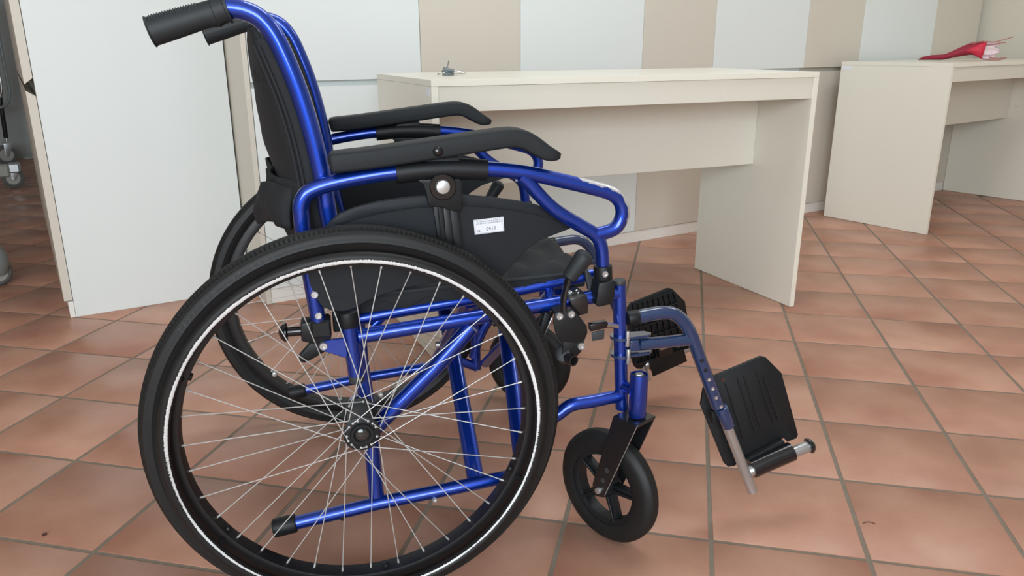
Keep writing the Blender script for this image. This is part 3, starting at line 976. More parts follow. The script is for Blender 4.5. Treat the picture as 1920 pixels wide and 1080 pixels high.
    # armrest: bent tube with front loop, sleeve, foam pad, height bracket
    YA = 0.052
    arm_path = [(-0.0506, 0.0520, 0.4546), (-0.0526, 0.0520, 0.4789), (-0.0567, 0.0520, 0.5241), (-0.0608, 0.0520, 0.5761), (-0.0620, 0.0520, 0.6149), (-0.0607, 0.0520, 0.6316), (-0.0530, 0.0520, 0.6457), (-0.0363, 0.0520, 0.6540), (-0.0110, 0.0520, 0.6605), (0.0264, 0.0520, 0.6665), (0.0733, 0.0520, 0.6714), (0.1409, 0.0520, 0.6734), (0.2055, 0.0520, 0.6709), (0.2645, 0.0520, 0.6631), (0.3185, 0.0520, 0.6497), (0.3696, 0.0520, 0.6361), (0.4011, 0.0520, 0.6257), (0.4165, 0.0520, 0.6116), (0.4208, 0.0520, 0.5920), (0.4127, 0.0520, 0.5738), (0.3980, 0.0520, 0.5661), (0.3770, 0.0520, 0.5622)]
    chips = [Vector((0.3565, 0.0520, 0.6465)), Vector((0.3781, 0.0520, 0.6390)), Vector((0.4027, 0.0520, 0.6281)), Vector((0.4174, 0.0520, 0.6107)), Vector((0.4215, 0.0520, 0.5954))]
    cc = Vector((0.3708, 0.0520, 0.5963))

    def wearf(p, nrm, L):
        d = min((p - q).length for q in chips)
        outw = (p - cc); outw.y = 0; outw.normalize()
        side_ = max(0, nrm.dot((outw + Vector((0, -0.25, 0.35))).normalized()))
        return max(0.0, 1.15 * math.exp(-(d / 0.022) ** 2)) * side_ ** 1.5
    arm = MB().tube(arm_path, 0.0113, 16, smooth=5, wearf=wearf if is_near else None)
    arm = arm.build('armrest', M['blue_worn'] if is_near else M['blue'], chair, fix=fix)
    A = lambda mb, name, m='blue', sharp=35: mb.build(name, M[m], arm, fix=fix, sharp=sharp)
    A(MB().tube([(0.2563, 0.0520, 0.6587), (0.2686, 0.0520, 0.6486), (0.2836, 0.0520, 0.6318), (0.3107, 0.0520, 0.6052), (0.3496, 0.0520, 0.5798), (0.3735, 0.0520, 0.5649), (0.3844, 0.0520, 0.5515), (0.3895, 0.0520, 0.5313), (0.3922, 0.0520, 0.5023)], 0.0108, 16, smooth=5), 'loop_strut')
    # sleeve
    sl = MB().tube([(0.0732, 0.0520, 0.6699), (0.1061, 0.0520, 0.6725), (0.1409, 0.0520, 0.6730), (0.1738, 0.0520, 0.6718), (0.2055, 0.0520, 0.6694)], 0.0155, 18, smooth=3)
    sl.prism([(0.1092, 0.0440, 0.6796), (0.1172, 0.0440, 0.6884), (0.1620, 0.0440, 0.6937), (0.1649, 0.0440, 0.6867), (0.1907, 0.0440, 0.6843), (0.2008, 0.0440, 0.6793)], (0, 0.018, 0), 0.002)
    A(sl, 'arm_sleeve', 'black')
    A(MB().prism([(0.1010, 0.0380, 0.6618), (0.1640, 0.0380, 0.6608), (0.1669, 0.0380, 0.6490), (0.1672, 0.0380, 0.6295), (0.1661, 0.0380, 0.6145), (0.1605, 0.0380, 0.6116), (0.1488, 0.0380, 0.6146), (0.1326, 0.0380, 0.6209), (0.1202, 0.0380, 0.6208), (0.1165, 0.0380, 0.6280), (0.1140, 0.0380, 0.6421), (0.1098, 0.0380, 0.6546)], (0, 0.020, 0), 0.0025), 'height_bracket', 'black')
    kc = Vector((0.1381, 0.0380, 0.6503))
    A(MB().lathe([(-0.002, 0.0195), (0.003, 0.0195), (0.0045, 0.0180), (0.0045, 0.0125), (0.002, 0.0122)], kc, (0, -1, 0), 26), 'knob_ring', 'black_gloss')
    A(MB().lathe([(0.0, 0.0112), (0.004, 0.0110), (0.006, 0.0095), (0.0068, 0.005), (0.007, 0.0005)], kc, (0, -1, 0), 22), 'height_bolt', 'zinc')
    A(MB().prism([(0.1237, 0.0430, 0.6236), (0.1380, 0.0430, 0.6221), (0.1409, 0.0430, 0.5724), (0.1424, 0.0430, 0.5536), (0.1320, 0.0430, 0.5543), (0.1282, 0.0430, 0.5820)], (0, 0.008, 0), 0.0008), 'height_rail', 'black')
    A(MB().tube([(0.1306, 0.0428, 0.6217), (0.1336, 0.0428, 0.5810), (0.1353, 0.0428, 0.5582)], 0.0010, 6), 'rail_groove', 'rim')
    A(MB().prism([(0.1485, 0.0430, 0.6176), (0.1607, 0.0430, 0.6154), (0.1661, 0.0430, 0.5579), (0.1685, 0.0430, 0.5388), (0.1556, 0.0430, 0.5397), (0.1531, 0.0430, 0.5676)], (0, 0.008, 0), 0.0008), 'slotted_plate', 'black')
    A(MB().prism([(0.1392, 0.0460, 0.6190), (0.1486, 0.0460, 0.6170), (0.1536, 0.0460, 0.5669), (0.1554, 0.0460, 0.5438), (0.1427, 0.0460, 0.5496), (0.1417, 0.0460, 0.5709)], (0, 0.004, 0), 0.0005), 'slot_backing', 'rim')
    # foam pad
    yo, yw = 0.027, 0.048
    pads = [((-0.0192, 0.0270, 0.6887), 0.0060, 0.012), ((-0.0177, 0.0270, 0.6890), 0.0105, 0.019), ((-0.0145, 0.0270, 0.6893), 0.0134, 0.0225), ((-0.0023, 0.0270, 0.6906), 0.0141, 0.024), ((0.0413, 0.0270, 0.6942), 0.0143, 0.024), ((0.1155, 0.0270, 0.7027), 0.0143, 0.024), ((0.1917, 0.0270, 0.7118), 0.0142, 0.024), ((0.2266, 0.0270, 0.7157), 0.0139, 0.024), ((0.2462, 0.0270, 0.7162), 0.0138, 0.024), ((0.2619, 0.0270, 0.7119), 0.0138, 0.024), ((0.2763, 0.0270, 0.7035), 0.0134, 0.024), ((0.2892, 0.0270, 0.6954), 0.0120, 0.024), ((0.3005, 0.0270, 0.6908), 0.0098, 0.0235), ((0.3087, 0.0270, 0.6890), 0.0072, 0.021), ((0.3135, 0.0270, 0.6880), 0.0046, 0.017)]
    cs = [Vector(q[0]) + Vector((0, yw / 2, 0)) for q in pads]
    fine, n_ = catmull(cs, 4), len(pads)
    dims = []
    for i in range(len(fine)):
        k_, f_ = min(i // 4, n_ - 2), (i / 4) - min(i // 4, n_ - 2)
        dims.append([pads[k_][j] + (pads[k_ + 1][j] - pads[k_][j]) * f_ for j in (1, 2)])
    cs = fine
    rings = []
    for i, (hh, ww) in enumerate(dims):
        d = (cs[min(i + 1, len(cs) - 1)] - cs[max(i - 1, 0)]).normalized()
        up = d.cross(Vector((0, 1, 0))) * -1
        if up.z < 0:
            up = -up
        ring = []
        for k in range(28):
            a_ = 2 * PI * k / 28
            ca, sa = math.cos(a_), math.sin(a_)
            pw = 0.32
            ring.append(cs[i] + Vector((0, 1, 0)) * math.copysign(abs(ca) ** pw, ca) * ww + up * math.copysign(abs(sa) ** pw, sa) * hh)
        rings.append(ring + [ring[0]])
    pd = MB().grid(rings)
    pd.f.append(tuple(range(28)))
    pd.f.append(tuple((len(rings) - 1) * 29 + k for k in range(28)))
    A(pd, 'arm_pad', 'pad', 55)
    pc = Vector((0.1312, 0.0270, 0.7022))
    A(MB().lathe([(-0.003, 0.0072), (0.001, 0.0072), (0.003, 0.0062), (0.0045, 0.0035), (0.005, 0.0005)], pc, (0, -1, 0), 18), 'pad_screw_cap', 'black_gloss')
    # clamp where the arm plugs into the front of the frame
    fc = MB().cyl((0.3910, 0.0520, 0.5121), (0.3934, 0.0520, 0.4792), 0.0150, 18, bev=0.002)
    fc = fc.build('front_arm_clamp', M['black'], chair, fix=fix)
    bolt(fc, (0.3895, 0.0370, 0.5015), 0.0052, fix)
    MB().prism([(0.3777, 0.0300, 0.4896), (0.4049, 0.0300, 0.4920), (0.4059, 0.0300, 0.4682), (0.4020, 0.0300, 0.4525), (0.3781, 0.0300, 0.4492), (0.3735, 0.0300, 0.4549)], (0, 0.040, 0), 0.0035).build('clamp_block', M['black'], fc, fix=fix)
    MB().prism([(0.3644, 0.0620, 0.5041), (0.3717, 0.0620, 0.5010), (0.3878, 0.0620, 0.4713), (0.3890, 0.0620, 0.4631), (0.3781, 0.0620, 0.4621), (0.3717, 0.0620, 0.4680)], (0, 0.008, 0), 0.002).build('release_lever', M['plug'], fc, fix=fix)

    # side guard
    YS = 0.066
    out = [(-0.0238, 0.0397, 0.6070), (-0.0112, 0.0408, 0.6176), (0.0123, 0.0427, 0.6260), (0.0465, 0.0454, 0.6323), (0.0889, 0.0489, 0.6358), (0.1320, 0.0524, 0.6363), (0.1720, 0.0556, 0.6339), (0.2129, 0.0589, 0.6282), (0.2547, 0.0623, 0.6199), (0.2847, 0.0647, 0.6123), (0.3153, 0.0672, 0.5978), (0.3368, 0.0689, 0.5828), (0.3450, 0.0696, 0.5762), (0.3415, 0.0693, 0.5697), (0.3158, 0.0672, 0.5622), (0.2912, 0.0652, 0.5548), (0.2677, 0.0633, 0.5405), (0.2477, 0.0617, 0.5209), (0.2286, 0.0602, 0.5012), (0.1986, 0.0577, 0.5006), (0.1608, 0.0547, 0.5043), (0.1195, 0.0513, 0.5032), (0.0790, 0.0481, 0.4989), (0.0429, 0.0451, 0.4917), (0.0189, 0.0432, 0.4834), (0.0029, 0.0419, 0.4752), (-0.0128, 0.0406, 0.4720), (-0.0302, 0.0392, 0.4747), (-0.0439, 0.0381, 0.4836), (-0.0525, 0.0374, 0.4991), (-0.0583, 0.0369, 0.5206), (-0.0590, 0.0369, 0.5405), (-0.0524, 0.0374, 0.5674), (-0.0397, 0.0384, 0.5897)]
    sg = MB().prism(out, (0, 0.003, 0), 0.0008, 1).build('side_guard', M['panel'], chair, fix=fix)
    top = [(-0.0207, 0.0400, 0.6083), (-0.0098, 0.0409, 0.6168), (0.0123, 0.0427, 0.6253), (0.0465, 0.0454, 0.6315), (0.0889, 0.0489, 0.6351), (0.1320, 0.0524, 0.6356), (0.1720, 0.0556, 0.6331), (0.2129, 0.0589, 0.6274), (0.2547, 0.0623, 0.6191), (0.2847, 0.0647, 0.6114), (0.3153, 0.0672, 0.5969), (0.3350, 0.0688, 0.5829)]
    bot = [(0.3333, 0.0686, 0.5788), (0.3128, 0.0670, 0.5870), (0.2822, 0.0645, 0.5967), (0.2513, 0.0620, 0.6046), (0.2110, 0.0588, 0.6122), (0.1708, 0.0555, 0.6172), (0.1315, 0.0523, 0.6190), (0.0882, 0.0488, 0.6187), (0.0471, 0.0455, 0.6144), (0.0165, 0.0430, 0.6088), (-0.0041, 0.0413, 0.6033), (-0.0124, 0.0407, 0.6000)]
    MB().prism(top + bot, (0, -0.0022, 0), 0.0009, 2).build('guard_lip', M['panel'], sg, fix=fix)
    bolt(sg, (-0.0523, 0.0364, 0.5024), 0.0055, fix)
    bolt(arm, (-0.0496, 0.0410, 0.4683), 0.0052, fix)
    MB().tube([(-0.0352, 0.0382, 0.4998), (-0.0288, 0.0387, 0.4950), (-0.0183, 0.0396, 0.4923), (-0.0090, 0.0403, 0.4938), (-0.0026, 0.0409, 0.4981)], 0.0008, 6, smooth=3).build('moulded_line', M['fabric_light'], sg, fix=fix)
    if is_near:
        q = [Vector(p) for p in ((0.1855, 0.0561, 0.5948), (0.2322, 0.0599, 0.5968), (0.2334, 0.0600, 0.5744), (0.1872, 0.0562, 0.5722))]
        st = tag(MB().prism(q, (0, -0.0005, 0)).build('inventory_sticker', M['sticker'], sg, fix=fix), 'white inventory sticker with the number 0415')
        ex = (q[1] - q[0]); w = ex.length; ex.normalize()
        ez = (q[0] - q[3]); h = ez.length; ez.normalize()
        cen = sum(q, Vector()) / 4 + Vector((0, -0.0008, 0))
        mt = Matrix((ex, ez, ex.cross(ez).normalized())).transposed().to_4x4()

        def on(u, v):
            t = mt.copy()
            t.translation = cen + ex * w * u + ez * h * v
            return t
        bd = MB()
        for (a, b, c2, d) in ((-.47, .44, .47, .46), (-.47, -.46, .47, -.44), (-.47, -.46, -.462, .46), (.462, -.46, .47, .46)):
            pts = [cen + ex * w * x + ez * h * y for x, y in ((a, b), (c2, b), (c2, d), (a, d))]
            bd.prism(pts, (0, -0.0001, 0))
        bd.build('printed_border', M['ink_light'], sg, fix=fix)
        ln = MB()
        for (v, a, b) in ((.33, -.40, .42), (.20, -.42, .44)):
            x = a
            k = 0
            while x < b:
                ww = (0.045, 0.03, 0.06, 0.05)[k % 4]
                pts = [cen + ex * w * xx + ez * h * yy for xx, yy in ((x, v - .03), (x + ww, v - .03), (x + ww, v + .035), (x, v + .035))]
                ln.prism(pts, (0, -0.0001, 0))
                x += ww + 0.022
                k += 1
        ln.build('faint_small_print', M['ink_light'], sg, fix=fix)
        t1 = MB(); t1.add(*text_mesh('0415', h * 0.34, on(0.06, -0.20), 0.00005)); t1.build('sticker_number', M['ink'], sg, fix=fix)
        t2 = MB(); t2.add(*text_mesh('N.', h * 0.26, on(-0.34, -0.30), 0.00005)); t2.build('sticker_prefix', M['ink'], sg, fix=fix)

    # brake
    bk = MB().prism([(0.3010, 0.0120, 0.4511), (0.3061, 0.0120, 0.4541), (0.3283, 0.0120, 0.4575), (0.3352, 0.0120, 0.4526), (0.3541, 0.0120, 0.4264), (0.3553, 0.0120, 0.4148), (0.3504, 0.0120, 0.4019), (0.3364, 0.0120, 0.3996), (0.3120, 0.0120, 0.4046), (0.3032, 0.0120, 0.4195), (0.2995, 0.0120, 0.4374)], (0, 0.005, 0), 0.0018)
    bk = bk.build('wheel_brake', M['black'], chair, fix=fix)
    K = lambda mb, name, m='black', sharp=35: mb.build(name, M[m], bk, fix=fix, sharp=sharp)
    K(MB().tube([(0.3149, 0.0100, 0.4549), (0.3137, 0.0100, 0.4714), (0.3169, 0.0080, 0.4930), (0.3212, 0.0040, 0.5149)], 0.0085, 12, smooth=4, flat=0.55), 'brake_lever', 'black_metal')
    ka, kb = Vector((0.3196, 0.0040, 0.5092)), Vector((0.3451, 0.0000, 0.5467))
    kd = kb - ka
    L = kd.length
    K(MB().lathe([(0, 0.0095), (0.002, 0.0115), (L * 0.5, 0.0130), (L * 0.85, 0.0145), (L * 0.95, 0.0135), (L * 1.03, 0.010), (L * 1.08, 0.004), (L * 1.09, 0.0005)], ka, kd, 20), 'brake_knob', 'grip')
    K(MB().prism([(0.3303, 0.0300, 0.4671), (0.3581, 0.0300, 0.4719), (0.3610, 0.0300, 0.4603), (0.3615, 0.0300, 0.4408), (0.3431, 0.0300, 0.4379), (0.3359, 0.0300, 0.4500)], (0, 0.042, 0), 0.0014), 'rail_clamp', 'black_metal')
    K(MB().prism([(0.3335, 0.0460, 0.4697), (0.3528, 0.0460, 0.4753), (0.3600, 0.0460, 0.4676), (0.3372, 0.0460, 0.4606)], (0, 0.03, 0), 0.002), 'clamp_cap')
    for q in ((0.3365, 0.0500, 0.4700), (0.3498, 0.0500, 0.4707)):
        bolt(bk, q, 0.004, fix, (0, -0.4, 1))
    K(MB().prism([(0.3022, 0.0160, 0.4522), (0.3244, 0.0160, 0.4556), (0.3281, 0.0160, 0.4448), (0.3075, 0.0160, 0.4414)], (0, 0.03, 0), 0.002), 'pivot_spacer')
    for q in ((0.3086, 0.0115, 0.4472), (0.3274, 0.0115, 0.4490)):
        bolt(bk, q, 0.0058, fix)
    K(MB().prism([(0.3176, 0.0160, 0.4035), (0.3490, 0.0160, 0.4041), (0.3537, 0.0160, 0.3911), (0.3452, 0.0160, 0.3811), (0.3366, 0.0160, 0.3729), (0.3137, 0.0160, 0.3788), (0.3169, 0.0160, 0.3928)], (0, 0.004, 0), 0.001), 'link_plate')
    bolt(bk, (0.3460, 0.0155, 0.3929), 0.0062, fix)
    ta, tb_ = Vector((0.3303, 0.0020, 0.3747)), Vector((0.3174, 0.0340, 0.3748))
    K(MB().cyl((0.3162, 0.0160, 0.3821), (0.3296, 0.0500, 0.3636), 0.013, 18, bev=0.002), 'brake_arm_boss')
    td = (tb_ - ta).normalized()
    K(MB().lathe([(0.03, 0.0090), (0.0, 0.0090), (0.0, 0.0066), (0.02, 0.0064)], ta, td, 20), 'brake_roller', 'black_metal')
    K(MB().prism([(0.2937, 0.0400, 0.4449), (0.3060, 0.0400, 0.4385), (0.2891, 0.0400, 0.3862), (0.2794, 0.0400, 0.3979)], (0, 0.02, 0), 0.002), 'brake_shoe')
    K(MB().tube([(0.3022, 0.0300, 0.4387), (0.2904, 0.0300, 0.4114)], 0.0012, 6), 'return_spring', 'steel')

    return frame


side(near, True)
side(far, False)


# ---- cross brace
def brace():
    m = MB().tube([(0.1848, 0.0700, 0.1422), (0.185, 0.535, 0.452)], 0.0150, 16, flat=0.72)
    cb = m.build('cross_brace', M['blue'], chair)
    MB().tube([(0.2655, 0.0700, 0.1584), (0.318, 0.540, 0.455)], 0.0145, 16, flat=0.75).build('brace_bar', M['blue'], cb)
    MB().tube([(0.165, 0.545, 0.135), (0.185, 0.100, 0.452)], 0.0140, 16, flat=0.75).build('brace_bar', M['blue'], cb)
    MB().tube([(0.300, 0.550, 0.150), (0.330, 0.100, 0.462)], 0.0140, 16, flat=0.75).build('brace_bar', M['blue'], cb)
    MB().cyl((0.155, 0.315, 0.298), (0.205, 0.315, 0.298), 0.0065, 12, bev=0.001).build('pivot_bolt', M['zinc'], cb)
    MB().cyl((0.290, 0.315, 0.306), (0.345, 0.315, 0.306), 0.0065, 12, bev=0.001).build('pivot_bolt', M['zinc'], cb)


brace()


# ---- front casters
def caster(pivot, center, yaw, fix):
    """pivot: (x, y, z0, z1) of the upright housing; all given in final coordinates"""
    R, rt = 0.1034, 0.0165
    d = Vector((math.cos(yaw), math.sin(yaw), 0))        # rolling direction (towards the pivot)
    ax = Vector((-math.sin(yaw), math.cos(yaw), 0))
    if ax.y > 0:
        ax = -ax                                         # ax points towards the viewer's side
    c = Vector(center)
    px, py, z0, z1 = pivot
    hs = MB().lathe([(0, 0.0142), (0.002, 0.0150), (z1 - z0 - 0.002, 0.0150), (z1 - z0, 0.0146), (z1 - z0, 0.0125), (z1 - z0 - 0.006, 0.0122)], (px, py, z0), (0, 0, 1), 24)
    hs = hs.build('caster_housing', M['blue'], chair)
    MB().cyl((px, py, z1 - 0.008), (px, py, z1 - 0.003), 0.0122, 20, bev=0.001).build('bearing', M['plug'], hs)
    MB().cyl((px, py, z1 - 0.004), (px, py, z1 + 0.0005), 0.0072, 6, bev=0.0008).build('stem_nut', M['zinc'], hs)
    # fork
    top = Vector((px, py, z0 - 0.002))
    mb = MB()
    mb.box((-0.030, -0.024, -0.006), (0.020, 0.024, 0), 0.0015, Matrix.Translation(top) @ Matrix.Rotation(yaw, 4, 'Z'))
    for s in (-1, 1):
        o = ax * s * 0.0225
        a = top + o - Vector((0, 0, 0.0005)); b = c + o
        dn = (b - a)
        perp = dn.cross(ax).normalized()
        if perp.dot(d) < 0: perp = -perp
        pts = [a + d * 0.020, a - d * 0.030, b - perp * 0.0165, b - dn.normalized() * -0.014 - perp * 0.010, b + dn.normalized() * 0.016, b + perp * 0.0135 + dn.normalized() * 0.006, b + perp * 0.0140]
        mb.prism(pts, ax * s * 0.0032, 0.0009, 1)
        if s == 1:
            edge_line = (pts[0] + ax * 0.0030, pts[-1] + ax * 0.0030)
    fk = mb.build('caster_fork', M['black_metal'], chair)
    MB().tube(edge_line, 0.0007, 6).build('pale_edge', M['alu'], fk)  # thin pale tube added along the front edge of the outer fork arm
    MB().cyl(c + ax * 0.031, c - ax * 0.031, 0.0058, 12, bev=0.0008).build('axle_bolt', M['zinc'], fk)
    MB().cyl(top + Vector((0, 0, -0.012)), top + Vector((0, 0, -0.005)), 0.008, 6, bev=0.001).build('stem_bolt', M['zinc'], fk)
    for t in (0.70, 0.85):
        q = top.lerp(c, t) + ax * 0.0256 - Vector((0, 0, 0)) 
        MB().cyl(q, q + ax * 0.0009, 0.0048, 12).build('spare_axle_hole', M['plug'], fk)
    # wheel
    n = 72
    prof = [(0.0700, -0.0150), (0.0760, -0.0165), (0.0880, -0.0175), (0.0965, -0.0150), (0.1010, -0.0095), (0.1028, -0.0075), (0.1034, -0.0040), (0.1030, -0.0028), (0.1034, -0.0016), (0.1034, 0.0016), (0.1030, 0.0028), (0.1034, 0.0040), (0.1028, 0.0075), (0.1010, 0.0095), (0.0965, 0.0150), (0.0880, 0.0175), (0.0760, 0.0165), (0.0700, 0.0150)]
    w = MB().lathe([(h, r) for r, h in prof], c, ax, n, closed=True).build('caster_wheel', M['rubber'], chair, sharp=40)
    rp = [(0.0705, -0.0135), (0.0660, -0.0135), (0.0600, -0.0105), (0.0600, 0.0105), (0.0660, 0.0135), (0.0705, 0.0135)]
    MB().lathe([(h, r) for r, h in rp], c, ax, 60, closed=True).build('caster_rim', M['black'], w)
    MB().lathe([(-0.019, 0.009), (-0.019, 0.015), (-0.012, 0.0175), (0.012, 0.0175), (0.019, 0.015), (0.019, 0.009)], c, ax, 24).build('caster_hub', M['black'], w)
    uz = Vector((0, 0, 1))
    for k in range(5):
        t = math.radians(-68 + 72 * k)
        rd = d * math.cos(t) + uz * math.sin(t)
        tg = -d * math.sin(t) + uz * math.cos(t)
        a, b = c + rd * 0.014, c + rd * 0.0635
        pts = [a - tg * 0.0085, b - tg * 0.0065, b + tg * 0.0065, a + tg * 0.0085]
        sp = MB().prism([p - ax * 0.008 for p in pts], ax * 0.016, 0.0015)
        sp.prism([c + rd * 0.012 + tg * 0.002 - ax * 0.0125, c + rd * 0.063 + tg * 0.002 - ax * 0.0105, c + rd * 0.063 - tg * 0.002 - ax * 0.0105, c + rd * 0.012 - tg * 0.002 - ax * 0.0125], ax * 0.024, 0.0006, 1)
        sp.build('caster_spoke', M['black'], w)
    return hs


h_n = caster((0.4485, 0.020, 0.258, 0.333), (0.4211, 0.0676, 0.1034), math.radians(-60), near)
h_f = caster((0.4600, 0.6110, 0.260, 0.335), (0.4235, 0.6322, 0.1034), math.radians(-31), near)
for hs, fx in ((h_n, near), (h_f, far)):
    MB().tube([(0.436, 0.058, 0.298), (0.449, 0.026, 0.298)], 0.010, 14).build('housing_gusset', M['blue'], hs, fix=fx)


# ---- footrests
def footrest(fix, is_near):
    Y = 0.060
    path = [(0.4582, 0.0600, 0.4169), (0.4854, 0.0600, 0.4197), (0.5062, 0.0600, 0.4203), (0.5247, 0.0600, 0.4150), (0.5432, 0.0600, 0.3983), (0.5575, 0.0600, 0.3740), (0.5754, 0.0600, 0.3324), (0.5973, 0.0600, 0.2823), (0.6173, 0.0600, 0.2361)]
    f = MB().tube(path, 0.0113, 16, smooth=5).build('footrest', M['navy'], chair, fix=fix)
    F = lambda mb, name, m='navy', sharp=35: mb.build(name, M[m], f, fix=fix, sharp=sharp)
    F(MB().tube([(0.4617, 0.0580, 0.3684), (0.5017, 0.0580, 0.3684), (0.5589, 0.0600, 0.3681)], 0.0104, 14), 'hanger_strut')
    F(MB().cyl((0.4396, 0.0600, 0.4152), (0.4601, 0.0600, 0.4172), 0.0118, 18, bev=0.002), 'hanger_cap', 'black')
    F(MB().cyl((0.6226, 0.0600, 0.2345), (0.6416, 0.0600, 0.1946), 0.0122, 18, bev=0.0015), 'height_collar')
    F(MB().prism([(0.6113, 0.0660, 0.2215), (0.6263, 0.0660, 0.2155), (0.6283, 0.0660, 0.1921), (0.6132, 0.0660, 0.1982)], (0, 0.012, 0), 0.003), 'collar_lever', 'black')
    F(MB().tube([(0.6344, 0.0600, 0.2049), (0.7029, 0.0600, 0.0531)], 0.0094, 16), 'foot_tube', 'alu')
    for q in ((0.5740, 0.0492, 0.3320), (0.5823, 0.0492, 0.3135)):
        bolt(f, q, 0.0034, fix, (-0.25, -1, 0), 'height_hole', 'black', 0.0016)
    for q in ((0.5903, 0.0492, 0.2948), (0.5987, 0.0492, 0.2768), (0.6068, 0.0492, 0.2588), (0.6166, 0.0480, 0.2409)):
        bolt(f, q, 0.0034, fix, (-0.25, -1, 0), 'height_hole', 'steel', 0.0018)
    # hinge rod and flipped-up footplate
    F(MB().cyl((0.6912, 0.0620, 0.0950), (0.8200, 0.0620, 0.1341), 0.0106, 18, bev=0.001), 'hinge_rod', 'alu')
    a, b = Vector((0.8103, 0.0620, 0.1309)), Vector((0.8264, 0.0620, 0.1366))
    F(MB().lathe([(0.0, 0.0112), (0.0015, 0.0150), (0.004, 0.0148), (0.009, 0.0115), (0.0125, 0.006), (0.0135, 0.0005)], a, b - a, 20), 'rod_cap', 'black_gloss')
    pl = [(0.6298, 0.1020, 0.2739), (0.7194, 0.1020, 0.3033), (0.7305, 0.1020, 0.3001), (0.7657, 0.1020, 0.2659), (0.8014, 0.0820, 0.1460), (0.7989, 0.0820, 0.1385), (0.7791, 0.0800, 0.1343), (0.7703, 0.0800, 0.1432), (0.6918, 0.0800, 0.1158), (0.6751, 0.0820, 0.0969), (0.6621, 0.0820, 0.0965), (0.6526, 0.0820, 0.1056), (0.6057, 0.1000, 0.2206), (0.6097, 0.1020, 0.2509)]
    nrm = Vector((0, 1, 0.13)).normalized()
    plate = F(MB().prism(pl, nrm * (0.006 if is_near else 0.005), 0.0015), 'footplate', 'black')
    for (ga, gb) in (((0.6504, 0.0985, 0.2585), (0.6876, 0.0815, 0.1519)), ((0.6734, 0.0985, 0.2676), (0.7121, 0.0820, 0.1595)), ((0.6861, 0.0985, 0.2705), (0.7241, 0.0820, 0.1645)), ((0.7099, 0.0990, 0.2793), (0.7495, 0.0830, 0.1729)), ((0.7263, 0.0975, 0.2667), (0.7593, 0.0830, 0.1772))):
        F(MB().tube([ga, gb], 0.0011, 6), 'tread_groove', 'rim')
    bolt(f, (0.6457, 0.1000, 0.2663), 0.0032, fix, (0, -1, 0), 'plate_hole', 'debris', 0.0008)
    F(MB().tube([(0.6985, 0.0640, 0.0983), (0.7312, 0.0640, 0.1094), (0.7780, 0.0640, 0.1241)], 0.0180, 20), 'hinge_sleeve', 'black_gloss')
    F(MB().prism([(0.6882, 0.0680, 0.1163), (0.7625, 0.0680, 0.1461), (0.7705, 0.0680, 0.1340), (0.6988, 0.0680, 0.1082)], (0, 0.020, 0), 0.003), 'hinge_flange', 'black')
    if not is_near:
        F(MB().prism([(0.6894, 0.0840, 0.1184), (0.7771, 0.0840, 0.1447), (0.7949, 0.0760, 0.1018), (0.7071, 0.0760, 0.0700)], (0, 0.005, 0), 0.001), 'hinge_apron', 'black')
        # the underside of the flipped-up plate is what shows here: a raised lattice of ribs
        rb = MB()
        A0, A1, B0, B1 = Vector(pl[0]), Vector(pl[2]), Vector(pl[11]), Vector(pl[5])
        off = nrm * 0.005

        def pt(s, t):
            return A0.lerp(A1, s).lerp(B0.lerp(B1, s), t) + off

        def bar(p, q):
            d = (q - p).normalized()
            w = d.cross(nrm).normalized() * 0.0012
            rb.prism([p - w, p + w, q + w, q - w], nrm * 0.008)
        for k in range(9):
            s = 0.02 + 0.96 * k / 8
            bar(pt(s, 0.03), pt(s, 0.97))
        for k in range(6):
            t = 0.03 + 0.94 * k / 5
            bar(pt(0.01, t), pt(0.99, t))
        tag(rb.build('underside_ribs', M['black'], f, fix=fix), kind='stuff')
        F(MB().prism([pt(0.42, .80) , pt(0.66, .80), pt(0.66, .97), pt(0.42, .97)], nrm * 0.010, 0.001), 'hinge_cover', 'black_gloss')
        F(MB().prism([pt(0.46, .82) + nrm * 0.010, pt(0.56, .82) + nrm * 0.010, pt(0.56, .86) + nrm * 0.010, pt(0.46, .86) + nrm * 0.010], nrm * 0.001), 'hinge_pin', 'steel')
    # hooks that hang the footrest on the front upright
    for (cx, cz, r1) in (((0.4297, 0.0600, 0.3848), 0, 0.018), ((0.4320, 0.0600, 0.3533), 0, 0.018)):
        cc = Vector(cx)
        rows = [(-0.0025, 0.0116), (-0.0025, r1), (0.0025, r1), (0.0025, 0.0116)]
        mb = MB().lathe(rows, cc, (0, 0, 1), 22, closed=True)
        mb.prism([cc + Vector((0.006, -0.014, -0.0022)), cc + Vector((0.046, -0.010, -0.0022)), cc + Vector((0.054, 0.0, -0.0022)), cc + Vector((0.046, 0.010, -0.0022)), cc + Vector((0.006, 0.014, -0.0022))], (0, 0, 0.0044), 0.0006, 1)
        F(mb, 'hook_plate')
        q = cc + Vector((0.006, -0.0150, 0))
        F(MB().cyl(q - Vector((0, 0, 0.012)), q + Vector((0, 0, 0.014)), 0.0036, 12, bev=0.0006), 'hook_pin', 'zinc')
    F(MB().prism([(0.4586, 0.0520, 0.3804), (0.4437, 0.0520, 0.3780), (0.4427, 0.0520, 0.3592), (0.4653, 0.0520, 0.3589)], (0, 0.016, 0), 0.002), 'strut_bracket', 'navy')
    # swing-away catch
    F(MB().prism([(0.3692, 0.0400, 0.4178), (0.3979, 0.0400, 0.4207), (0.3992, 0.0400, 0.4097), (0.3704, 0.0400, 0.4050)], (0, 0.014, 0), 0.002), 'release_catch', 'black_gloss')
    F(MB().prism([(0.3730, 0.0420, 0.4031), (0.3946, 0.0420, 0.4067), (0.3942, 0.0420, 0.3901), (0.3743, 0.0420, 0.3883)], (0, 0.003, 0), 0.001), 'catch_tab', 'plug')
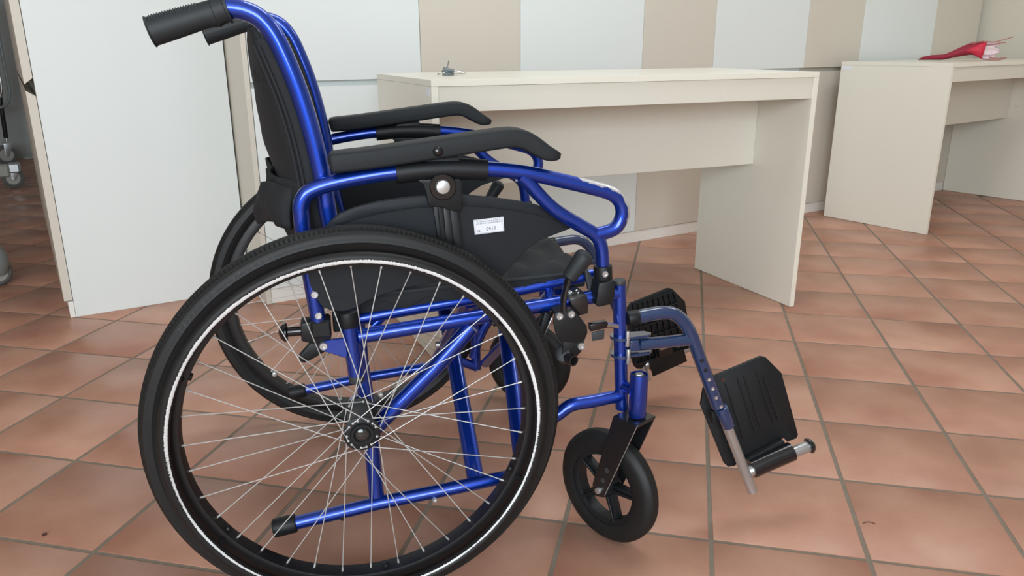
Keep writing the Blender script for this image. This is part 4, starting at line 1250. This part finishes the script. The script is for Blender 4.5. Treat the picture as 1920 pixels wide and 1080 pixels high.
    F(MB().cyl((0.3985, 0.0460, 0.4140), (0.4194, 0.0500, 0.4071), 0.0042, 10), 'catch_pin', 'steel')


footrest(near, True)
footrest(far, False)


# ---- fabric backrest slung between the two posts
POST = [(0.470, 0.010), (0.540, -0.014), (0.606, -0.024), (0.671, -0.029), (0.730, -0.038), (0.787, -0.051), (0.838, -0.068), (0.872, -0.085)]


def postx(z):
    for (z0, x0), (z1, x1) in zip(POST, POST[1:]):
        if z <= z1:
            return x0 + (x1 - x0) * (z - z0) / (z1 - z0)
    return POST[-1][1]


SAG = [(0.48, 0.058), (0.60, 0.066), (0.66, 0.069), (0.70, 0.074), (0.757, 0.071), (0.80, 0.062), (0.84, 0.048), (0.855, 0.039), (0.872, 0.026)]


def sagz(z):
    for (z0, a0), (z1, a1) in zip(SAG, SAG[1:]):
        if z <= z1:
            return a0 + (a1 - a0) * (z - z0) / (z1 - z0)
    return SAG[-1][1]


def sling(u, z, sag):
    s = math.sin(PI * u) ** 0.55 if 0 < u < 1 else 0.0
    return Vector((postx(z) - 0.021 - (sag - 0.011) * s, 0.094 + (TRK - 0.188) * u, z))


rows = []
for i in range(27):
    t = i / 26
    z = 0.485 + (0.868 - 0.485) * t
    sag = sagz(z)
    r = []
    for j in range(33):
        u = j / 32
        p = sling(u, z, sag)
        p.x += 0.0022 * math.sin(9 * u + 14 * t) * math.sin(PI * u) * (1 - t * 0.4)
        r.append(p)
    rows.append(r)
back = MB().grid(rows).build('backrest', M['fabric'], chair, solid=0.006, sharp=80)
# sewn sleeves that wrap the posts
for fx in (near, far):
    pts = [Vector((postx(z) - 0.019, 0.097, z)) for z in (0.50, 0.56, 0.62, 0.68, 0.74, 0.80, 0.855)]
    MB().tube(pts, 0.0115, 12, smooth=3, flat=1.25).build('post_sleeve', M['fabric'], back, fix=fx)
    for dx, dy in ((-0.028, 0.002), (-0.035, 0.010)):
        sp = [Vector((postx(z) + dx, 0.092 + dy - 0.010, z)) for z in (0.52, 0.60, 0.68, 0.76, 0.845)]
        MB().tube(sp, 0.0015, 6, smooth=4).build('seam_piping', M['fabric_light'], back, fix=fx)
# the lower flap of the pocket, sagging in folds
rows = []
for i in range(17):
    t = i / 16
    z = 0.655 - 0.175 * t
    bulge = 0.078 + 0.012 * math.exp(-((t - 0.30) / 0.20) ** 2) - 0.022 * t
    r = []
    for j in range(41):
        u = j / 40
        p = sling(u, z, bulge)
        w = math.sin(PI * u)
        p.x += w * (0.005 * math.sin(21 * u + 5 * t) * (0.3 + t) + 0.0045 * math.sin(43 * u - 9 * t))
        p.z += w * (-0.014 * math.sin(12 * u + 1.2) * t + 0.006 * math.sin(25 * u))
        r.append(p)
    rows.append(r)
MB().grid(rows).build('back_pocket', M['fabric'], back, solid=0.004, sharp=80)
# rolled hem of the flap hanging out behind
rows = []
for i in range(9):
    t = i / 8
    r = []
    for j in range(29):
        u = 0.06 + 0.84 * j / 28
        p = sling(u, 0.640 - 0.062 * t - 0.030 * u, 0.090 + 0.010 * math.sin(PI * t) + 0.016 * t)
        p.x += 0.005 * math.sin(19 * u + 3 * t) + 0.003 * math.sin(41 * u)
        p.z += 0.010 * math.sin(9 * u)
        r.append(p)
    rows.append(r)
MB().grid(rows).build('pocket_flap', M['fabric'], back, solid=0.006, sharp=80)
# printed letters, nearly the same black as the cloth
let = MB()
for k, ch in enumerate('MED'):
    u = 0.205 - 0.062 * k
    zc = 0.802
    c0, c1 = sling(u - 0.01, zc, sagz(zc)), sling(u + 0.01, zc, sagz(zc))
    cx = sling(u, zc, sagz(zc))
    tx = (c0 - c1).normalized()
    tz = (sling(u, zc + 0.01, sagz(zc + 0.01)) - sling(u, zc - 0.01, sagz(zc - 0.01))).normalized()
    nn = tx.cross(tz).normalized()
    mt = Matrix((tx, nn.cross(tx), nn)).transposed().to_4x4()
    mt.translation = cx + nn * 0.0034
    let.add(*text_mesh(ch, 0.032, mt, 0.0002))
let.build('printed_letters', M['fabric_light'], back)

# ---- padded fabric seat
seat_n = 44
rows = []
for i in range(seat_n + 1):
    t = i / seat_n
    x = -0.020 + 0.400 * t
    zc = 0.503 - 0.020 * (1 - t)
    r = []
    for j in range(37):
        u = j / 36
        y = 0.078 + (TRK - 0.156) * u
        edge = min(1, min(u, 1 - u) / 0.05, t / 0.05 + 0.2, (1 - t) / 0.05 + 0.15)
        z = zc - 0.022 + 0.022 * math.sqrt(max(0, edge)) - 0.004 * math.sin(PI * u) ** 0.8
        z += 0.0052 * (math.sin(23 * u + 9 * t) * math.sin(17 * t + 4 * u) + 0.6 * math.sin(37 * u - 31 * t) + 0.5 * math.sin(11 * u + 43 * t + 2 * math.sin(9 * u)))
        r.append(Vector((x, y, z)))
    rows.append(r)
seat = MB().grid(rows).build('seat', M['fabric'], chair, solid=0.004, sharp=80)
for fx in (near, far):
    MB().prism([(-0.02, 0.0785, 0.480), (0.372, 0.0785, 0.492), (0.372, 0.0785, 0.470), (-0.02, 0.0785, 0.452)], (0, 0.006, 0), 0.002).build('side_band', M['fabric'], seat, fix=fx)
    MB().tube([(-0.02, 0.0785, 0.479), (0.18, 0.0785, 0.487), (0.374, 0.0785, 0.495)], 0.0032, 8, smooth=4).build('piping', M['fabric_light'], seat, fix=fx)
MB().tube([(0.380, 0.085, 0.482), (0.382, 0.20, 0.480), (0.383, 0.315, 0.479), (0.382, 0.43, 0.480), (0.380, 0.546, 0.482)], 0.0048, 8, smooth=5).build('front_hem', M['fabric'], seat)
